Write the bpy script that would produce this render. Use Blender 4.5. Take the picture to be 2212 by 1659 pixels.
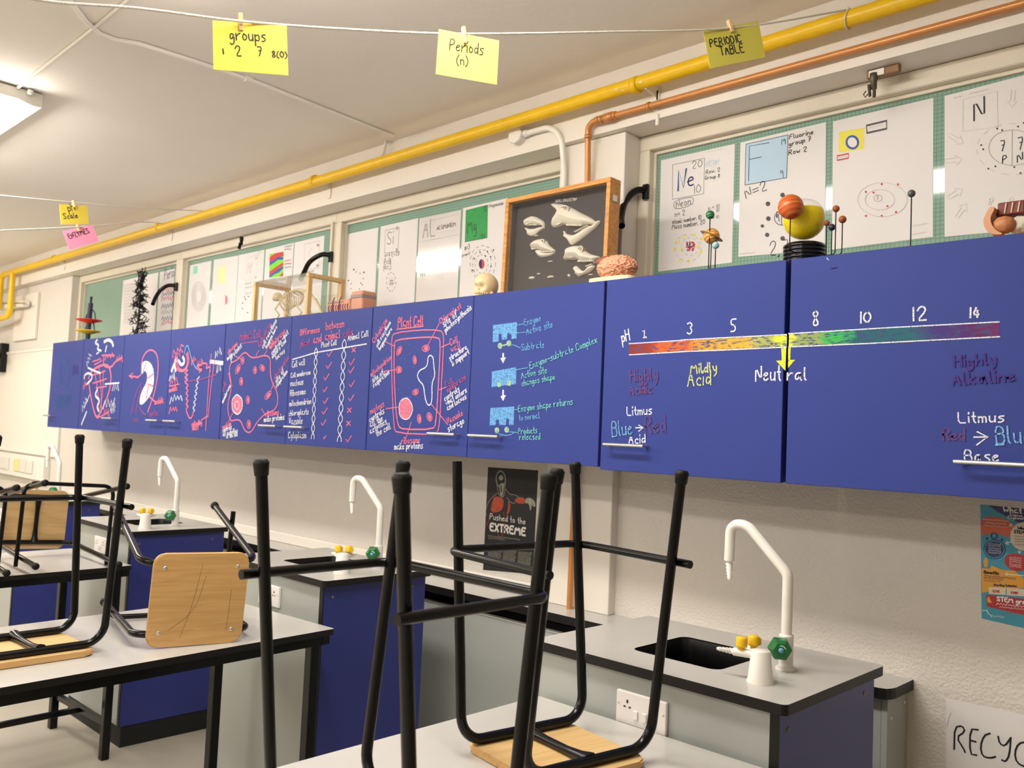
import bpy, bmesh, math, random
import numpy as np
from mathutils import Vector, Matrix, noise
random.seed(11)
for _o in list(bpy.data.objects):
    bpy.data.objects.remove(_o)
scene = bpy.context.scene
C = scene.collection

# ------------------------------------------------------------------ camera
ZC = 1.4567                                 # eye height above the floor
FPX = 1897.187                              # focal length for a 2212 wide frame
YAW, PITCH, ROLL = 0.7688129, 0.0573244, 0.0439
_cy, _sy, _cp, _sp = math.cos(YAW), math.sin(YAW), math.cos(PITCH), math.sin(PITCH)
FW = Vector((-_sy*_cp, _cy*_cp, _sp))
_r0 = Vector((_cy, _sy, 0)); _u0 = _r0.cross(FW)
RT = math.cos(ROLL)*_r0 + math.sin(ROLL)*_u0
UP = -math.sin(ROLL)*_r0 + math.cos(ROLL)*_u0
EYE = Vector((0, 0, ZC))
cam_d = bpy.data.cameras.new('camera'); cam = bpy.data.objects.new('camera', cam_d); C.objects.link(cam)
cam_d.sensor_fit = 'HORIZONTAL'; cam_d.sensor_width = 36.0; cam_d.lens = 36.0*FPX/2212.0
cam_d.clip_start = 0.05
cam.matrix_world = Matrix(((RT.x, UP.x, -FW.x, EYE.x), (RT.y, UP.y, -FW.y, EYE.y), (RT.z, UP.z, -FW.z, EYE.z), (0, 0, 0, 1)))
cam_d.dof.use_dof = True; cam_d.dof.focus_distance = 2.2; cam_d.dof.aperture_fstop = 7.0
scene.camera = cam

# ------------------------------------------------------------------ world, exposure
world = bpy.data.worlds.new('world'); scene.world = world; world.use_nodes = True
world.node_tree.nodes['Background'].inputs[0].default_value = (0.02, 0.025, 0.035, 1)   # night outside
world.node_tree.nodes['Background'].inputs[1].default_value = 1.0
LAMP = 36.0                                 # strength of the fluorescent diffusers
LAMP_COL = (1.0, 0.945, 0.87)
vs = scene.view_settings
vs.view_transform = 'Standard'; vs.look = 'None'; vs.exposure = 0.0; vs.gamma = 1.0
vs.use_curve_mapping = False

# ------------------------------------------------------------------ helpers
def ray(px, py):
    return FW + RT*((px-1106)/FPX) - UP*((py-829.5)/FPX)
def on_y(px, py, y):
    d = ray(px, py); return EYE + d*(y/d.y)
def on_z(px, py, z):
    d = ray(px, py); return EYE + d*((z-ZC)/d.z)
def crop(x0, y0, s):
    return lambda x, y: (x0+x/s, y0+y/s)
def lin(c):
    o = []
    for v in c[:3]:
        v = v/255.0
        o.append(v/12.92 if v <= 0.04045 else ((v+0.055)/1.055)**2.4)
    return (o[0], o[1], o[2], 1.0)

class Frame:
    """a flat surface: origin, right and up axes; n points out of the surface"""
    def __init__(s, o, r=(1, 0, 0), u=(0, 0, 1)):
        s.o = Vector(o); s.r = Vector(r).normalized(); s.u = Vector(u).normalized(); s.n = s.r.cross(s.u)
    def __call__(s, a, b, c=0.0):
        return s.o + s.r*a + s.u*b + s.n*c
    def px(s, p):
        d = ray(*p); t = (s.o-EYE).dot(s.n)/d.dot(s.n); w = EYE + d*t - s.o
        return (w.dot(s.r), w.dot(s.u))
def wall_frame(y):
    return Frame((0, y, 0))

class MB:
    def __init__(s):
        s.v = []; s.f = []; s.mi = []; s.sm = []; s.off = 0.0; s.cnt = 0
    def rise(s):
        s.cnt += 1; return s.off+(s.cnt % 37)*0.000009      # marks lie over one another, never in one plane
    def add(s, vs_, fs, mi=0, smooth=False, M=None):
        b = len(s.v)
        for p in vs_:
            p = Vector(p)
            s.v.append(tuple(M @ p) if M is not None else tuple(p))
        for f in fs:
            s.f.append(tuple(b+i for i in f)); s.mi.append(mi); s.sm.append(smooth)
        return s
    def box(s, x0, x1, y0, y1, z0, z1, mi=0, top=None, M=None):
        v = [(x0, y0, z0), (x1, y0, z0), (x1, y1, z0), (x0, y1, z0), (x0, y0, z1), (x1, y0, z1), (x1, y1, z1), (x0, y1, z1)]
        fs = [(3, 2, 1, 0), (0, 1, 5, 4), (1, 2, 6, 5), (2, 3, 7, 6), (3, 0, 4, 7)]
        s.add(v, fs, mi, False, M)
        s.add(v, [(4, 5, 6, 7)], mi if top is None else top, False, M)
        return s
    def rbox(s, x0, x1, y0, y1, z0, z1, bev=0.004, seg=2, mi=0, M=None):
        bm = bmesh.new()
        m = Matrix.Translation(((x0+x1)/2, (y0+y1)/2, (z0+z1)/2)) @ Matrix.Diagonal((x1-x0, y1-y0, z1-z0, 1))
        bmesh.ops.create_cube(bm, size=1.0, matrix=m)
        bmesh.ops.bevel(bm, geom=list(bm.edges), offset=bev, segments=seg, affect='EDGES', profile=0.5)
        bm.verts.index_update()
        s.add([v.co.copy() for v in bm.verts], [[v.index for v in f.verts] for f in bm.faces], mi, False, M)
        bm.free(); return s
    def tube(s, pts, r, n=10, mi=0, closed=False, cap=True, M=None):
        pts = [Vector(p) for p in pts]; m = len(pts)
        rs = r if isinstance(r, (list, tuple)) else [r]*m
        tang = []
        for i in range(m):
            if closed: t = pts[(i+1) % m]-pts[i-1]
            else: t = pts[min(i+1, m-1)]-pts[max(i-1, 0)]
            tang.append(t.normalized())
        t0 = tang[0]; a = Vector((0, 0, 1)) if abs(t0.z) < 0.9 else Vector((1, 0, 0))
        nx = (a-t0*a.dot(t0)).normalized(); vs_ = []
        for i in range(m):
            t = tang[i]; nx = (nx-t*nx.dot(t)).normalized(); ny = t.cross(nx)
            for k in range(n):
                an = 2*math.pi*k/n
                vs_.append(pts[i]+nx*(rs[i]*math.cos(an))+ny*(rs[i]*math.sin(an)))
        fs = []
        for i in range(m if closed else m-1):
            j = (i+1) % m
            for k in range(n):
                l = (k+1) % n
                fs.append((i*n+k, i*n+l, j*n+l, j*n+k))
        s.add(vs_, fs, mi, True, M)
        if cap and not closed:
            s.add(vs_[:n], [tuple(reversed(range(n)))], mi, False, M)
            s.add(vs_[-n:], [tuple(range(n))], mi, False, M)
        return s
    def lathe(s, prof, n=24, mi=0, M=None, smooth=True):
        m = len(prof); vs_ = []; fs = []
        for r, z in prof:
            for k in range(n):
                a = 2*math.pi*k/n; vs_.append((r*math.cos(a), r*math.sin(a), z))
        for i in range(m-1):
            for k in range(n):
                l = (k+1) % n; fs.append((i*n+k, i*n+l, (i+1)*n+l, (i+1)*n+k))
        s.add(vs_, fs, mi, smooth, M)
        if prof[0][0] > 1e-5: s.add(vs_[:n], [tuple(reversed(range(n)))], mi, False, M)
        if prof[-1][0] > 1e-5: s.add(vs_[-n:], [tuple(range(n))], mi, False, M)
        return s
    def ball(s, c, r, nu=24, nv=14, mi=0, M=None, fn=None, scale=(1, 1, 1)):
        vs_ = []; fs = []
        for j in range(nv+1):
            th = math.pi*j/nv
            for i in range(nu):
                ph = 2*math.pi*i/nu
                d = Vector((math.sin(th)*math.cos(ph), math.sin(th)*math.sin(ph), math.cos(th)))
                k = r*(fn(d) if fn else 1.0)
                vs_.append(Vector(c)+Vector((d.x*k*scale[0], d.y*k*scale[1], d.z*k*scale[2])))
        for j in range(nv):
            for i in range(nu):
                l = (i+1) % nu; fs.append((j*nu+i, (j+1)*nu+i, (j+1)*nu+l, j*nu+l))
        return s.add(vs_, fs, mi, True, M)
    # ---- flat marks on a frame (chalk, ink, print)
    def ribbon(s, fr, pts, w, lift=0.0006, mi=0, closed=False):
        lift += s.rise(); P = [Vector(p) for p in pts]
        Q = [P[0]]
        for p in P[1:]:
            if (p-Q[-1]).length > 1e-6: Q.append(p)
        if closed and (Q[0]-Q[-1]).length < 1e-6: Q.pop()
        m = len(Q)
        if m < 2: return s
        vs_ = []; fs = []
        for i in range(m):
            a = Q[i-1] if (i > 0 or closed) else Q[i]; b = Q[(i+1) % m] if (i < m-1 or closed) else Q[i]
            t = (b-a).normalized() if (b-a).length > 0 else Vector((1, 0)); nn = Vector((-t.y, t.x))*(w/2)
            p0 = Q[i]; e = Vector((0, 0))
            if not closed and i == 0: e = -t*(w*0.35)
            if not closed and i == m-1: e = t*(w*0.35)
            vs_ += [fr(p0.x+e.x+nn.x, p0.y+e.y+nn.y, lift), fr(p0.x+e.x-nn.x, p0.y+e.y-nn.y, lift)]
        for i in range(m if closed else m-1):
            j = (i+1) % m; fs.append((2*i, 2*i+1, 2*j+1, 2*j))
        return s.add(vs_, fs, mi)
    def poly(s, fr, pts, lift=0.0005, mi=0):
        lift += s.rise()*0.3; return s.add([fr(p[0], p[1], lift) for p in pts], [tuple(range(len(pts)))], mi)
    def prism(s, fr, pts, c0, c1, mi=0):
        n = len(pts)
        ar = sum(pts[i-1][0]*pts[i][1]-pts[i][0]*pts[i-1][1] for i in range(n))
        if ar < 0: pts = pts[::-1]
        vs_ = [fr(p[0], p[1], c0) for p in pts]+[fr(p[0], p[1], c1) for p in pts]
        fs = [tuple(range(n-1, -1, -1)), tuple(range(n, 2*n))]+[(i, (i+1) % n, n+(i+1) % n, n+i) for i in range(n)]
        return s.add(vs_, fs, mi)
    def build(s, name, mats, parent=None, loc=None):
        me = bpy.data.meshes.new(name); me.from_pydata(s.v, [], s.f)
        for m in (mats if isinstance(mats, (list, tuple)) else [mats]): me.materials.append(m)
        me.polygons.foreach_set('material_index', s.mi); me.polygons.foreach_set('use_smooth', s.sm)
        me.update()
        o = bpy.data.objects.new(name, me); C.objects.link(o)
        if parent is not None:
            o.parent = parent
            if '_inv' in INV and parent.name in INV['_inv']:
                o.matrix_parent_inverse = INV['_inv'][parent.name]
        return o
INV = {'_inv': {}}
def tag(o, label, cat, group=None):
    o['label'] = label; o['category'] = cat
    if group: o['group'] = group
    return o
def thing(name, label, cat, loc=(0, 0, 0), group=None, keep=True):
    """an Empty at a thing's base; parts are built in world space unless keep is False"""
    o = bpy.data.objects.new(name, None); C.objects.link(o); o.location = loc; o.empty_display_size = 0.05
    if keep: INV['_inv'][o.name] = Matrix.Translation(-Vector(loc))
    return tag(o, label, cat, group)
def stuff(o):
    o['kind'] = 'stuff'; return o
def struct(o):
    o['kind'] = 'structure'; return o
def copy_tree(o, parent=None):
    c = o.copy(); C.objects.link(c); c.parent = parent
    for ch in list(o.children): copy_tree(ch, c)
    return c
def fillet(pts, R, n=6):
    P = [Vector(p) for p in pts]; out = [P[0]]
    for i in range(1, len(P)-1):
        a = (P[i-1]-P[i]); b = (P[i+1]-P[i]); la, lb = a.length, b.length; a.normalize(); b.normalize()
        ang = a.angle(b); d = min(R/math.tan(ang/2), la*0.49, lb*0.49); p0 = P[i]+a*d; p1 = P[i]+b*d
        rr = d*math.tan(ang/2); bis = (a+b).normalized(); cen = P[i]+bis*(rr/math.sin(ang/2))
        v0 = p0-cen; v1 = p1-cen; tot = v0.angle(v1); ax = v0.cross(v1).normalized()
        for k in range(n+1):
            out.append(cen+Matrix.Rotation(tot*k/n, 3, ax) @ v0)
    out.append(P[-1]); return out
def smooth2(pts, it=2, closed=False):
    P = [Vector(p[:2]) for p in pts]
    for _ in range(it):
        Q = []
        m = len(P)
        rng = range(m) if closed else range(m-1)
        if not closed: Q.append(P[0])
        for i in rng:
            a, b = P[i], P[(i+1) % m]
            Q += [a*0.75+b*0.25, a*0.25+b*0.75]
        if not closed: Q.append(P[-1])
        P = Q
    return P
def ell2(cx, cy, rx, ry, rot=0, n=20, a0=0, a1=360):
    out = []; c, sn = math.cos(math.radians(rot)), math.sin(math.radians(rot))
    full = (a1-a0) >= 360
    for i in range(n if full else n+1):
        t = math.radians(a0+(a1-a0)*i/n); x, y = rx*math.cos(t), ry*math.sin(t)
        out.append((cx+c*x-sn*y, cy+sn*x+c*y))
    return out

# ------------------------------------------------------------------ hand lettering: one-line letter shapes
GL = {'A': '032A43 1636', 'B': '030A3A483707 3746443303', 'C': '493A1A0805133344', 'D': '030A2A48452303', 'E': '4A0A0343 0737', 'F': '4A0A03 0737',
 'G': '493A1A080513334626', 'H': '0A03 4A43 0747', 'I': '1A13', 'J': '3A34231304', 'K': '0A03 4A0643', 'L': '0A0343', 'M': '031A365A63', 'N': '030A434A',
 'O': '2A08052345482A', 'P': '030A3A483706', 'Q': '2A08052345482A 3553', 'R': '030A3A483706 2643', 'S': '492A091736442304', 'T': '0A4A 2A23', 'U': '0A0523454A',
 'V': '0A234A', 'W': '0A1337536A', 'X': '0A43 4A03', 'Y': '0A264A 2623', 'Z': '0A4A0343', 'a': '3717051335373443', 'b': '0A0323453706', 'c': '3627051333',
 'd': '3617051335 3A33', 'e': '05362706041334', 'f': '3A1913 0727', 'g': '3617051336311001', 'h': '0A03 05273633', 'i': '0703 090A',
 'j': '171100 191A', 'k': '0A03 370533', 'l': '0A0413', 'm': '0703 06172623 26374643', 'n': '0703 06273633', 'o': '170513343617', 'p': '0700 062736342304',
 'q': '3617051335 3730', 'r': '0703 052737', 's': '37170625342303', 't': '1A1423 0727', 'u': '0704133437 3733', 'v': '071337', 'w': '0713263347', 'x': '0733 3703',
 'y': '071434 373210', 'z': '07370333', '0': '2A08052345482A', '1': '1A13', '2': '081A3A480343', '3': '092A4827452304', '4': '2A0545 3833', '5': '4A0A0727453303',
 '6': '3A060423443605', '7': '0A4A13 1737', '8': '2A092744230427492A', '9': '482A08274843', '=': '0545 0747', '-': '0636', '.': '0304', ',': '1302',
 '(': '2A070422', ')': '0A272402', '&': '43081A2904133346', '?': '091A382615 1314', '€': '493A1A0805133344 0626', ':': '0405 0708', "'": '090A'}
def text(mb, fr, s, p0, p1, w, hs=1.0, lift=0.0007, mi=0, it=1, jit=0.0):
    """write s along a baseline on the frame, from pixel p0 to pixel p1"""
    a = Vector(fr.px(p0)); b = Vector(fr.px(p1)); d = b-a; L = d.length; d.normalize(); nrm = Vector((-d.y, d.x))
    x = 0; items = []
    for ch in s:
        if ch == ' ': x += 3; continue
        wmax = 0
        for st in GL.get(ch, '0343').split(' '):
            pts = [(int(st[i], 16), int(st[i+1], 16)) for i in range(0, len(st)-1, 2)]
            wmax = max(wmax, max(p[0] for p in pts)); items.append([(x+p[0], p[1]-3) for p in pts])
        x += wmax+1.7
    x = max(x-1.7, 1); k = L/x
    for pts in items:
        q_ = [a+d*(p[0]*k)+nrm*(p[1]*k*hs*1.15)+Vector((random.uniform(-jit, jit), random.uniform(-jit, jit)))*k for p in pts]
        mb.ribbon(fr, smooth2(q_, it) if len(q_) > 2 else q_, w, lift, mi)
def squig(mb, fr, p0, p1, w, amp=0.35, n=None, lift=0.0007, mi=0):
    """a line of writing too small to read"""
    a = Vector(fr.px(p0)); b = Vector(fr.px(p1)); d = b-a; L = d.length; d.normalize(); nrm = Vector((-d.y, d.x))
    h = w*6*amp; n = n or max(6, int(L/(w*2.2)))
    pts = [a+d*(L*i/n)+nrm*((h if i % 2 else -h)*random.uniform(0.3, 1)) for i in range(n+1)]
    mb.ribbon(fr, pts, w, lift, mi)
def line(mb, fr, pxs, w, lift=0.0007, mi=0, closed=False, it=0):
    pts = [fr.px(p) for p in pxs]
    if it: pts = smooth2(pts, it, closed)
    mb.ribbon(fr, pts, w, lift, mi, closed)
def fill(mb, fr, pxs, lift=0.0005, mi=0, it=0):
    pts = [fr.px(p) for p in pxs]
    if it: pts = smooth2(pts, it, True)
    mb.poly(fr, [tuple(p) for p in pts], lift, mi)
def dashes(mb, fr, pxs, w, on=1, lift=0.0007, mi=0):
    pts = [fr.px(p) for p in pxs]
    for i in range(0, len(pts), 2): mb.ribbon(fr, [pts[i], pts[(i+1) % len(pts)]], w, lift, mi)

# ------------------------------------------------------------------ materials
MATS = {}
def mat(name, col, rough=0.5, metal=0.0, var=0.0, scale=8.0, bump=0.0, bscale=60.0, coat=0.0, spec=0.5, stretch=None, dark=None):
    if name in MATS: return MATS[name]
    m = bpy.data.materials.new(name); m.use_nodes = True; nt = m.node_tree; b = nt.nodes['Principled BSDF']
    b.inputs['Base Color'].default_value = lin(col); b.inputs['Roughness'].default_value = rough; b.inputs['Metallic'].default_value = metal
    b.inputs['Specular IOR Level'].default_value = spec; b.inputs['Coat Weight'].default_value = coat
    tc = nt.nodes.new('ShaderNodeTexCoord'); vec = tc.outputs['Object']
    if stretch:
        mp = nt.nodes.new('ShaderNodeMapping'); mp.inputs['Scale'].default_value = stretch; nt.links.new(vec, mp.inputs['Vector']); vec = mp.outputs['Vector']
    if var > 0 or dark:
        nz = nt.nodes.new('ShaderNodeTexNoise'); nz.inputs['Scale'].default_value = scale; nz.inputs['Detail'].default_value = 6; nz.inputs['Roughness'].default_value = 0.6
        nt.links.new(vec, nz.inputs['Vector'])
        rp = nt.nodes.new('ShaderNodeValToRGB'); c = lin(col); k = 1-var
        rp.color_ramp.elements[0].position = 0.32; rp.color_ramp.elements[1].position = 0.68
        rp.color_ramp.elements[0].color = lin(dark) if dark else (c[0]*k, c[1]*k, c[2]*k, 1)
        rp.color_ramp.elements[1].color = c
        nt.links.new(nz.outputs['Fac'], rp.inputs['Fac']); nt.links.new(rp.outputs['Color'], b.inputs['Base Color'])
    if bump > 0:
        n2 = nt.nodes.new('ShaderNodeTexNoise'); n2.inputs['Scale'].default_value = bscale; n2.inputs['Detail'].default_value = 5
        nt.links.new(vec, n2.inputs['Vector'])
        bp = nt.nodes.new('ShaderNodeBump'); bp.inputs['Strength'].default_value = bump; bp.inputs['Distance'].default_value = 0.01
        nt.links.new(n2.outputs['Fac'], bp.inputs['Height']); nt.links.new(bp.outputs['Normal'], b.inputs['Normal'])
    MATS[name] = m; return m
def chalk(name, col, cover=0.75):
    """dusty chalk: covers the blue board unevenly"""
    if name in MATS: return MATS[name]
    m = mat(name, col, 0.95, spec=0.1); nt = m.node_tree; b = nt.nodes['Principled BSDF']
    nz = nt.nodes.new('ShaderNodeTexNoise'); nz.inputs['Scale'].default_value = 260; nz.inputs['Detail'].default_value = 3
    tc = nt.nodes['Texture Coordinate']; nt.links.new(tc.outputs['Object'], nz.inputs['Vector'])
    rp = nt.nodes.new('ShaderNodeValToRGB'); e = rp.color_ramp.elements
    e[0].position = 0.62-cover*0.45; e[1].position = e[0].position+0.22; e[0].color = lin((54, 67, 140)); e[1].color = lin(col)
    nt.links.new(nz.outputs['Fac'], rp.inputs['Fac']); nt.links.new(rp.outputs['Color'], b.inputs['Base Color'])
    return m
def wood(name, light, darkc, axis='x', scale=3.0, rough=0.45):
    if name in MATS: return MATS[name]
    m = bpy.data.materials.new(name); m.use_nodes = True; nt = m.node_tree; b = nt.nodes['Principled BSDF']; b.inputs['Roughness'].default_value = rough
    tc = nt.nodes.new('ShaderNodeTexCoord'); mp = nt.nodes.new('ShaderNodeMapping')
    mp.inputs['Scale'].default_value = {'x': (2, 30, 30), 'y': (30, 2, 30), 'z': (30, 30, 2)}[axis]
    nz = nt.nodes.new('ShaderNodeTexNoise'); nz.inputs['Scale'].default_value = scale; nz.inputs['Detail'].default_value = 7; nz.inputs['Distortion'].default_value = 0.6
    rp = nt.nodes.new('ShaderNodeValToRGB'); rp.color_ramp.elements[0].color = lin(darkc); rp.color_ramp.elements[1].color = lin(light)
    rp.color_ramp.elements[0].position = 0.3; rp.color_ramp.elements[1].position = 0.62
    nt.links.new(tc.outputs['Object'], mp.inputs['Vector']); nt.links.new(mp.outputs['Vector'], nz.inputs['Vector'])
    nt.links.new(nz.outputs['Fac'], rp.inputs['Fac']); nt.links.new(rp.outputs['Color'], b.inputs['Base Color'])
    bp = nt.nodes.new('ShaderNodeBump'); bp.inputs['Strength'].default_value = 0.08; nt.links.new(nz.outputs['Fac'], bp.inputs['Height']); nt.links.new(bp.outputs['Normal'], b.inputs['Normal'])
    MATS[name] = m; return m
def lamp_mat():
    m = bpy.data.materials.new('lamp_diffuser'); m.use_nodes = True; nt = m.node_tree; b = nt.nodes['Principled BSDF']
    b.inputs['Base Color'].default_value = (0.9, 0.9, 0.88, 1); b.inputs['Emission Color'].default_value = LAMP_COL+(1,); b.inputs['Emission Strength'].default_value = LAMP
    return m
def wired_glass():
    m = bpy.data.materials.new('wired_glass'); m.use_nodes = True; nt = m.node_tree; b = nt.nodes['Principled BSDF']
    b.inputs['Roughness'].default_value = 0.06; b.inputs['Coat Weight'].default_value = 0.3
    tc = nt.nodes.new('ShaderNodeTexCoord'); sp = nt.nodes.new('ShaderNodeSeparateXYZ'); nt.links.new(tc.outputs['Object'], sp.inputs[0])
    acc = None
    for ax in ('X', 'Z'):
        a = nt.nodes.new('ShaderNodeMath'); a.operation = 'MULTIPLY'; a.inputs[1].default_value = 1/0.0125; nt.links.new(sp.outputs[ax], a.inputs[0])
        f = nt.nodes.new('ShaderNodeMath'); f.operation = 'FRACT'; nt.links.new(a.outputs[0], f.inputs[0])
        g = nt.nodes.new('ShaderNodeMath'); g.operation = 'LESS_THAN'; g.inputs[1].default_value = 0.1; nt.links.new(f.outputs[0], g.inputs[0])
        if acc is None: acc = g
        else:
            mx = nt.nodes.new('ShaderNodeMath'); mx.operation = 'MAXIMUM'; nt.links.new(acc.outputs[0], mx.inputs[0]); nt.links.new(g.outputs[0], mx.inputs[1]); acc = mx
    nz = nt.nodes.new('ShaderNodeTexNoise'); nz.inputs['Scale'].default_value = 2.0; nt.links.new(tc.outputs['Object'], nz.inputs['Vector'])
    rp = nt.nodes.new('ShaderNodeValToRGB'); rp.color_ramp.elements[0].color = lin((126, 160, 144)); rp.color_ramp.elements[1].color = lin((146, 178, 162))
    nt.links.new(nz.outputs['Fac'], rp.inputs['Fac'])
    mix = nt.nodes.new('ShaderNodeMix'); mix.data_type = 'RGBA'
    nt.links.new(acc.outputs[0], mix.inputs['Factor']); nt.links.new(rp.outputs['Color'], mix.inputs['A']); mix.inputs['B'].default_value = lin((92, 130, 112))
    nt.links.new(mix.outputs['Result'], b.inputs['Base Color'])
    return m
def clear_glass(name='clear_acrylic', tint=(1, 1, 1, 1), rough=0.02):
    if name in MATS: return MATS[name]
    m = bpy.data.materials.new(name); m.use_nodes = True; nt = m.node_tree
    for n in list(nt.nodes): nt.nodes.remove(n)
    out = nt.nodes.new('ShaderNodeOutputMaterial'); mix = nt.nodes.new('ShaderNodeMixShader'); tr = nt.nodes.new('ShaderNodeBsdfTransparent'); gl = nt.nodes.new('ShaderNodeBsdfGlossy')
    gl.inputs['Roughness'].default_value = rough; tr.inputs['Color'].default_value = tint
    lw = nt.nodes.new('ShaderNodeLayerWeight'); lw.inputs['Blend'].default_value = 0.5
    pw = nt.nodes.new('ShaderNodeMath'); pw.operation = 'POWER'; pw.inputs[1].default_value = 4.0; nt.links.new(lw.outputs['Facing'], pw.inputs[0])
    fr = nt.nodes.new('ShaderNodeMath'); fr.operation = 'MULTIPLY_ADD'; fr.inputs[1].default_value = 0.9; fr.inputs[2].default_value = 0.045; nt.links.new(pw.outputs[0], fr.inputs[0])
    nt.links.new(fr.outputs[0], mix.inputs[0]); nt.links.new(tr.outputs[0], mix.inputs[1]); nt.links.new(gl.outputs[0], mix.inputs[2]); nt.links.new(mix.outputs[0], out.inputs[0])
    MATS[name] = m; return m
M_wall = mat('wall_paint', (216, 209, 199), 0.85, bump=0.45, bscale=110, var=0.03, scale=9)
M_trim = mat('gloss_white_paint', (228, 221, 210), 0.45, var=0.03, scale=4)
M_frame = mat('window_frame_paint', (222, 212, 192), 0.4, var=0.05, scale=5)
M_ceil = mat('ceiling_paint', (238, 232, 223), 0.9, bump=0.1, bscale=30, var=0.02, scale=2)
M_floor = mat('vinyl_floor', (192, 184, 168), 0.4, var=0.12, scale=3.5)
M_blue = mat('blue_laminate', (54, 67, 140), 0.5, var=0.04, scale=2.5, spec=0.16)
M_bluepanel = mat('blue_bench_panel', (42, 52, 126), 0.4, var=0.05, scale=3)
M_edge = mat('black_edging', (22, 20, 20), 0.45, spec=0.3)
M_top = mat('grey_worktop_laminate', (190, 187, 181), 0.25, var=0.03, scale=6)
M_panel = mat('pale_grey_panel', (166, 170, 166), 0.4, var=0.03, scale=4)
M_black = mat('black_metal', (11, 11, 12), 0.22, var=0.2, scale=30, spec=0.3)
M_rubber = mat('black_rubber', (17, 16, 16), 0.55, spec=0.25)
M_ply = wood('plywood', (202, 160, 102), (188, 144, 86), 'y', 2.5)
M_plyedge = wood('plywood_underside', (214, 180, 124), (202, 164, 106), 'y', 2.5)
M_oak = wood('oak_frame', (214, 152, 76), (176, 112, 48), 'x', 3.5)
M_pine = wood('pine_strip', (222, 188, 128), (198, 158, 94), 'z', 3.0)
M_steel = mat('satin_steel', (206, 204, 200), 0.3, 0.9)
M_white = mat('white_plastic', (232, 228, 220), 0.35)
M_yellow = mat('yellow_paint', (240, 194, 6), 0.35, var=0.08, scale=12)
M_copper = mat('copper_pipe', (204, 138, 78), 0.3, 0.2, var=0.12, scale=10)
M_sink = mat('black_sink', (10, 10, 11), 0.35)
M_green = mat('green_plastic', (20, 110, 52), 0.35)
M_tapyellow = mat('yellow_plastic', (238, 190, 20), 0.4)
M_paper = mat('white_paper', (226, 222, 220), 0.55)
M_ink = mat('black_ink', (24, 22, 24), 0.6)
M_pencil = mat('grey_pencil', (168, 162, 160), 0.7)
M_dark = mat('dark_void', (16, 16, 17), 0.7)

# ================================================================== THE ROOM
YW = 2.50                                   # face of the window wall
YWIN = 2.55                                 # face of the window frames, set back over a ledge
YP = 2.463                                  # face of the pillar
YB, ZB = 2.43, 1.097+ZC                     # beam face and underside
ZCEIL = 1.315+ZC
XL, XR, YF = -9.7, 3.6, -5.2
ZS = 0.56+ZC                               # bottom of the window band
struct(MB().box(XL, XR, YF, 2.75, -0.1, 0).build('floor', M_floor))
struct(MB().box(XL, XR, YF, 2.75, ZCEIL, ZCEIL+0.1).build('ceiling', M_ceil))
wb = MB(); wb.box(XL, XR, YW, YW+0.2, 0, ZS); wb.box(XL, -7.265, YW, YW+0.2, ZS, ZB); wb.box(0.45, XR, YW, YW+0.2, ZS, ZB)
struct(wb.build('wall_back', M_wall))
struct(MB().box(XL-0.1, XL, YF, 2.75, 0, ZCEIL).build('wall_left', M_wall))
struct(MB().box(XR, XR+0.1, YF, 2.75, 0, ZCEIL).build('wall_right', M_wall))
struct(MB().box(XL, XR, YF-0.1, YF, 0, ZCEIL).build('wall_front', M_wall))
struct(MB().box(XL, XR, YB, 2.75, ZB, ZCEIL).build('trim_1', M_trim))            # downstand beam
struct(MB().rbox(-2.18, -1.874, YP, 2.72, -0.61+ZC, ZB, 0.004, 2).build('trim_2', M_trim))   # pillar

# ---- windows: frame, mullions, panes
M_pane = wired_glass()
GY = 2.59
def window(n, x0, x1, sash_r=False, sash_l=False):
    w = bpy.data.objects.new('window_%d' % n, None); C.objects.link(w); w.location = ((x0+x1)/2, YWIN, ZS); struct(w)
    INV['_inv'][w.name] = Matrix.Translation(-Vector(w.location))
    zt = 1.043+ZC
    MB().rbox(x0, x1, YWIN, 2.64, zt, ZB-0.001, 0.003, 1).build('frame_head', M_frame, w)
    MB().rbox(x0, x1, YWIN-0.005, 2.64, ZS, ZS+0.02, 0.003, 1).build('frame_sill', M_frame, w)
    for xa, xb in ((x0, x0+0.045), (x1-0.045, x1)):
        MB().rbox(xa, xb, YWIN, 2.64, ZS+0.02, zt, 0.003, 1).build('frame_jamb', M_frame, w)
    MB().box(x0+0.045, x1-0.045, GY, GY+0.008, ZS+0.02, zt).build('pane', M_pane, w)
    for xa, xb, za, zb in ((x0+0.045, x1-0.045, zt-0.012, zt), (x0+0.045, x0+0.055, ZS+0.02, zt-0.012), (x1-0.055, x1-0.045, ZS+0.02, zt-0.012)):
        MB().box(xa, xb, GY-0.012, GY, za, zb).build('glazing_bead', M_frame, w)
    return w
W1 = window(1, -1.874, 0.45)
W2 = window(2, -3.77, -2.18)
W3 = window(3, -5.53, -3.77)
W4 = window(4, -7.265, -5.53)
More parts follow.
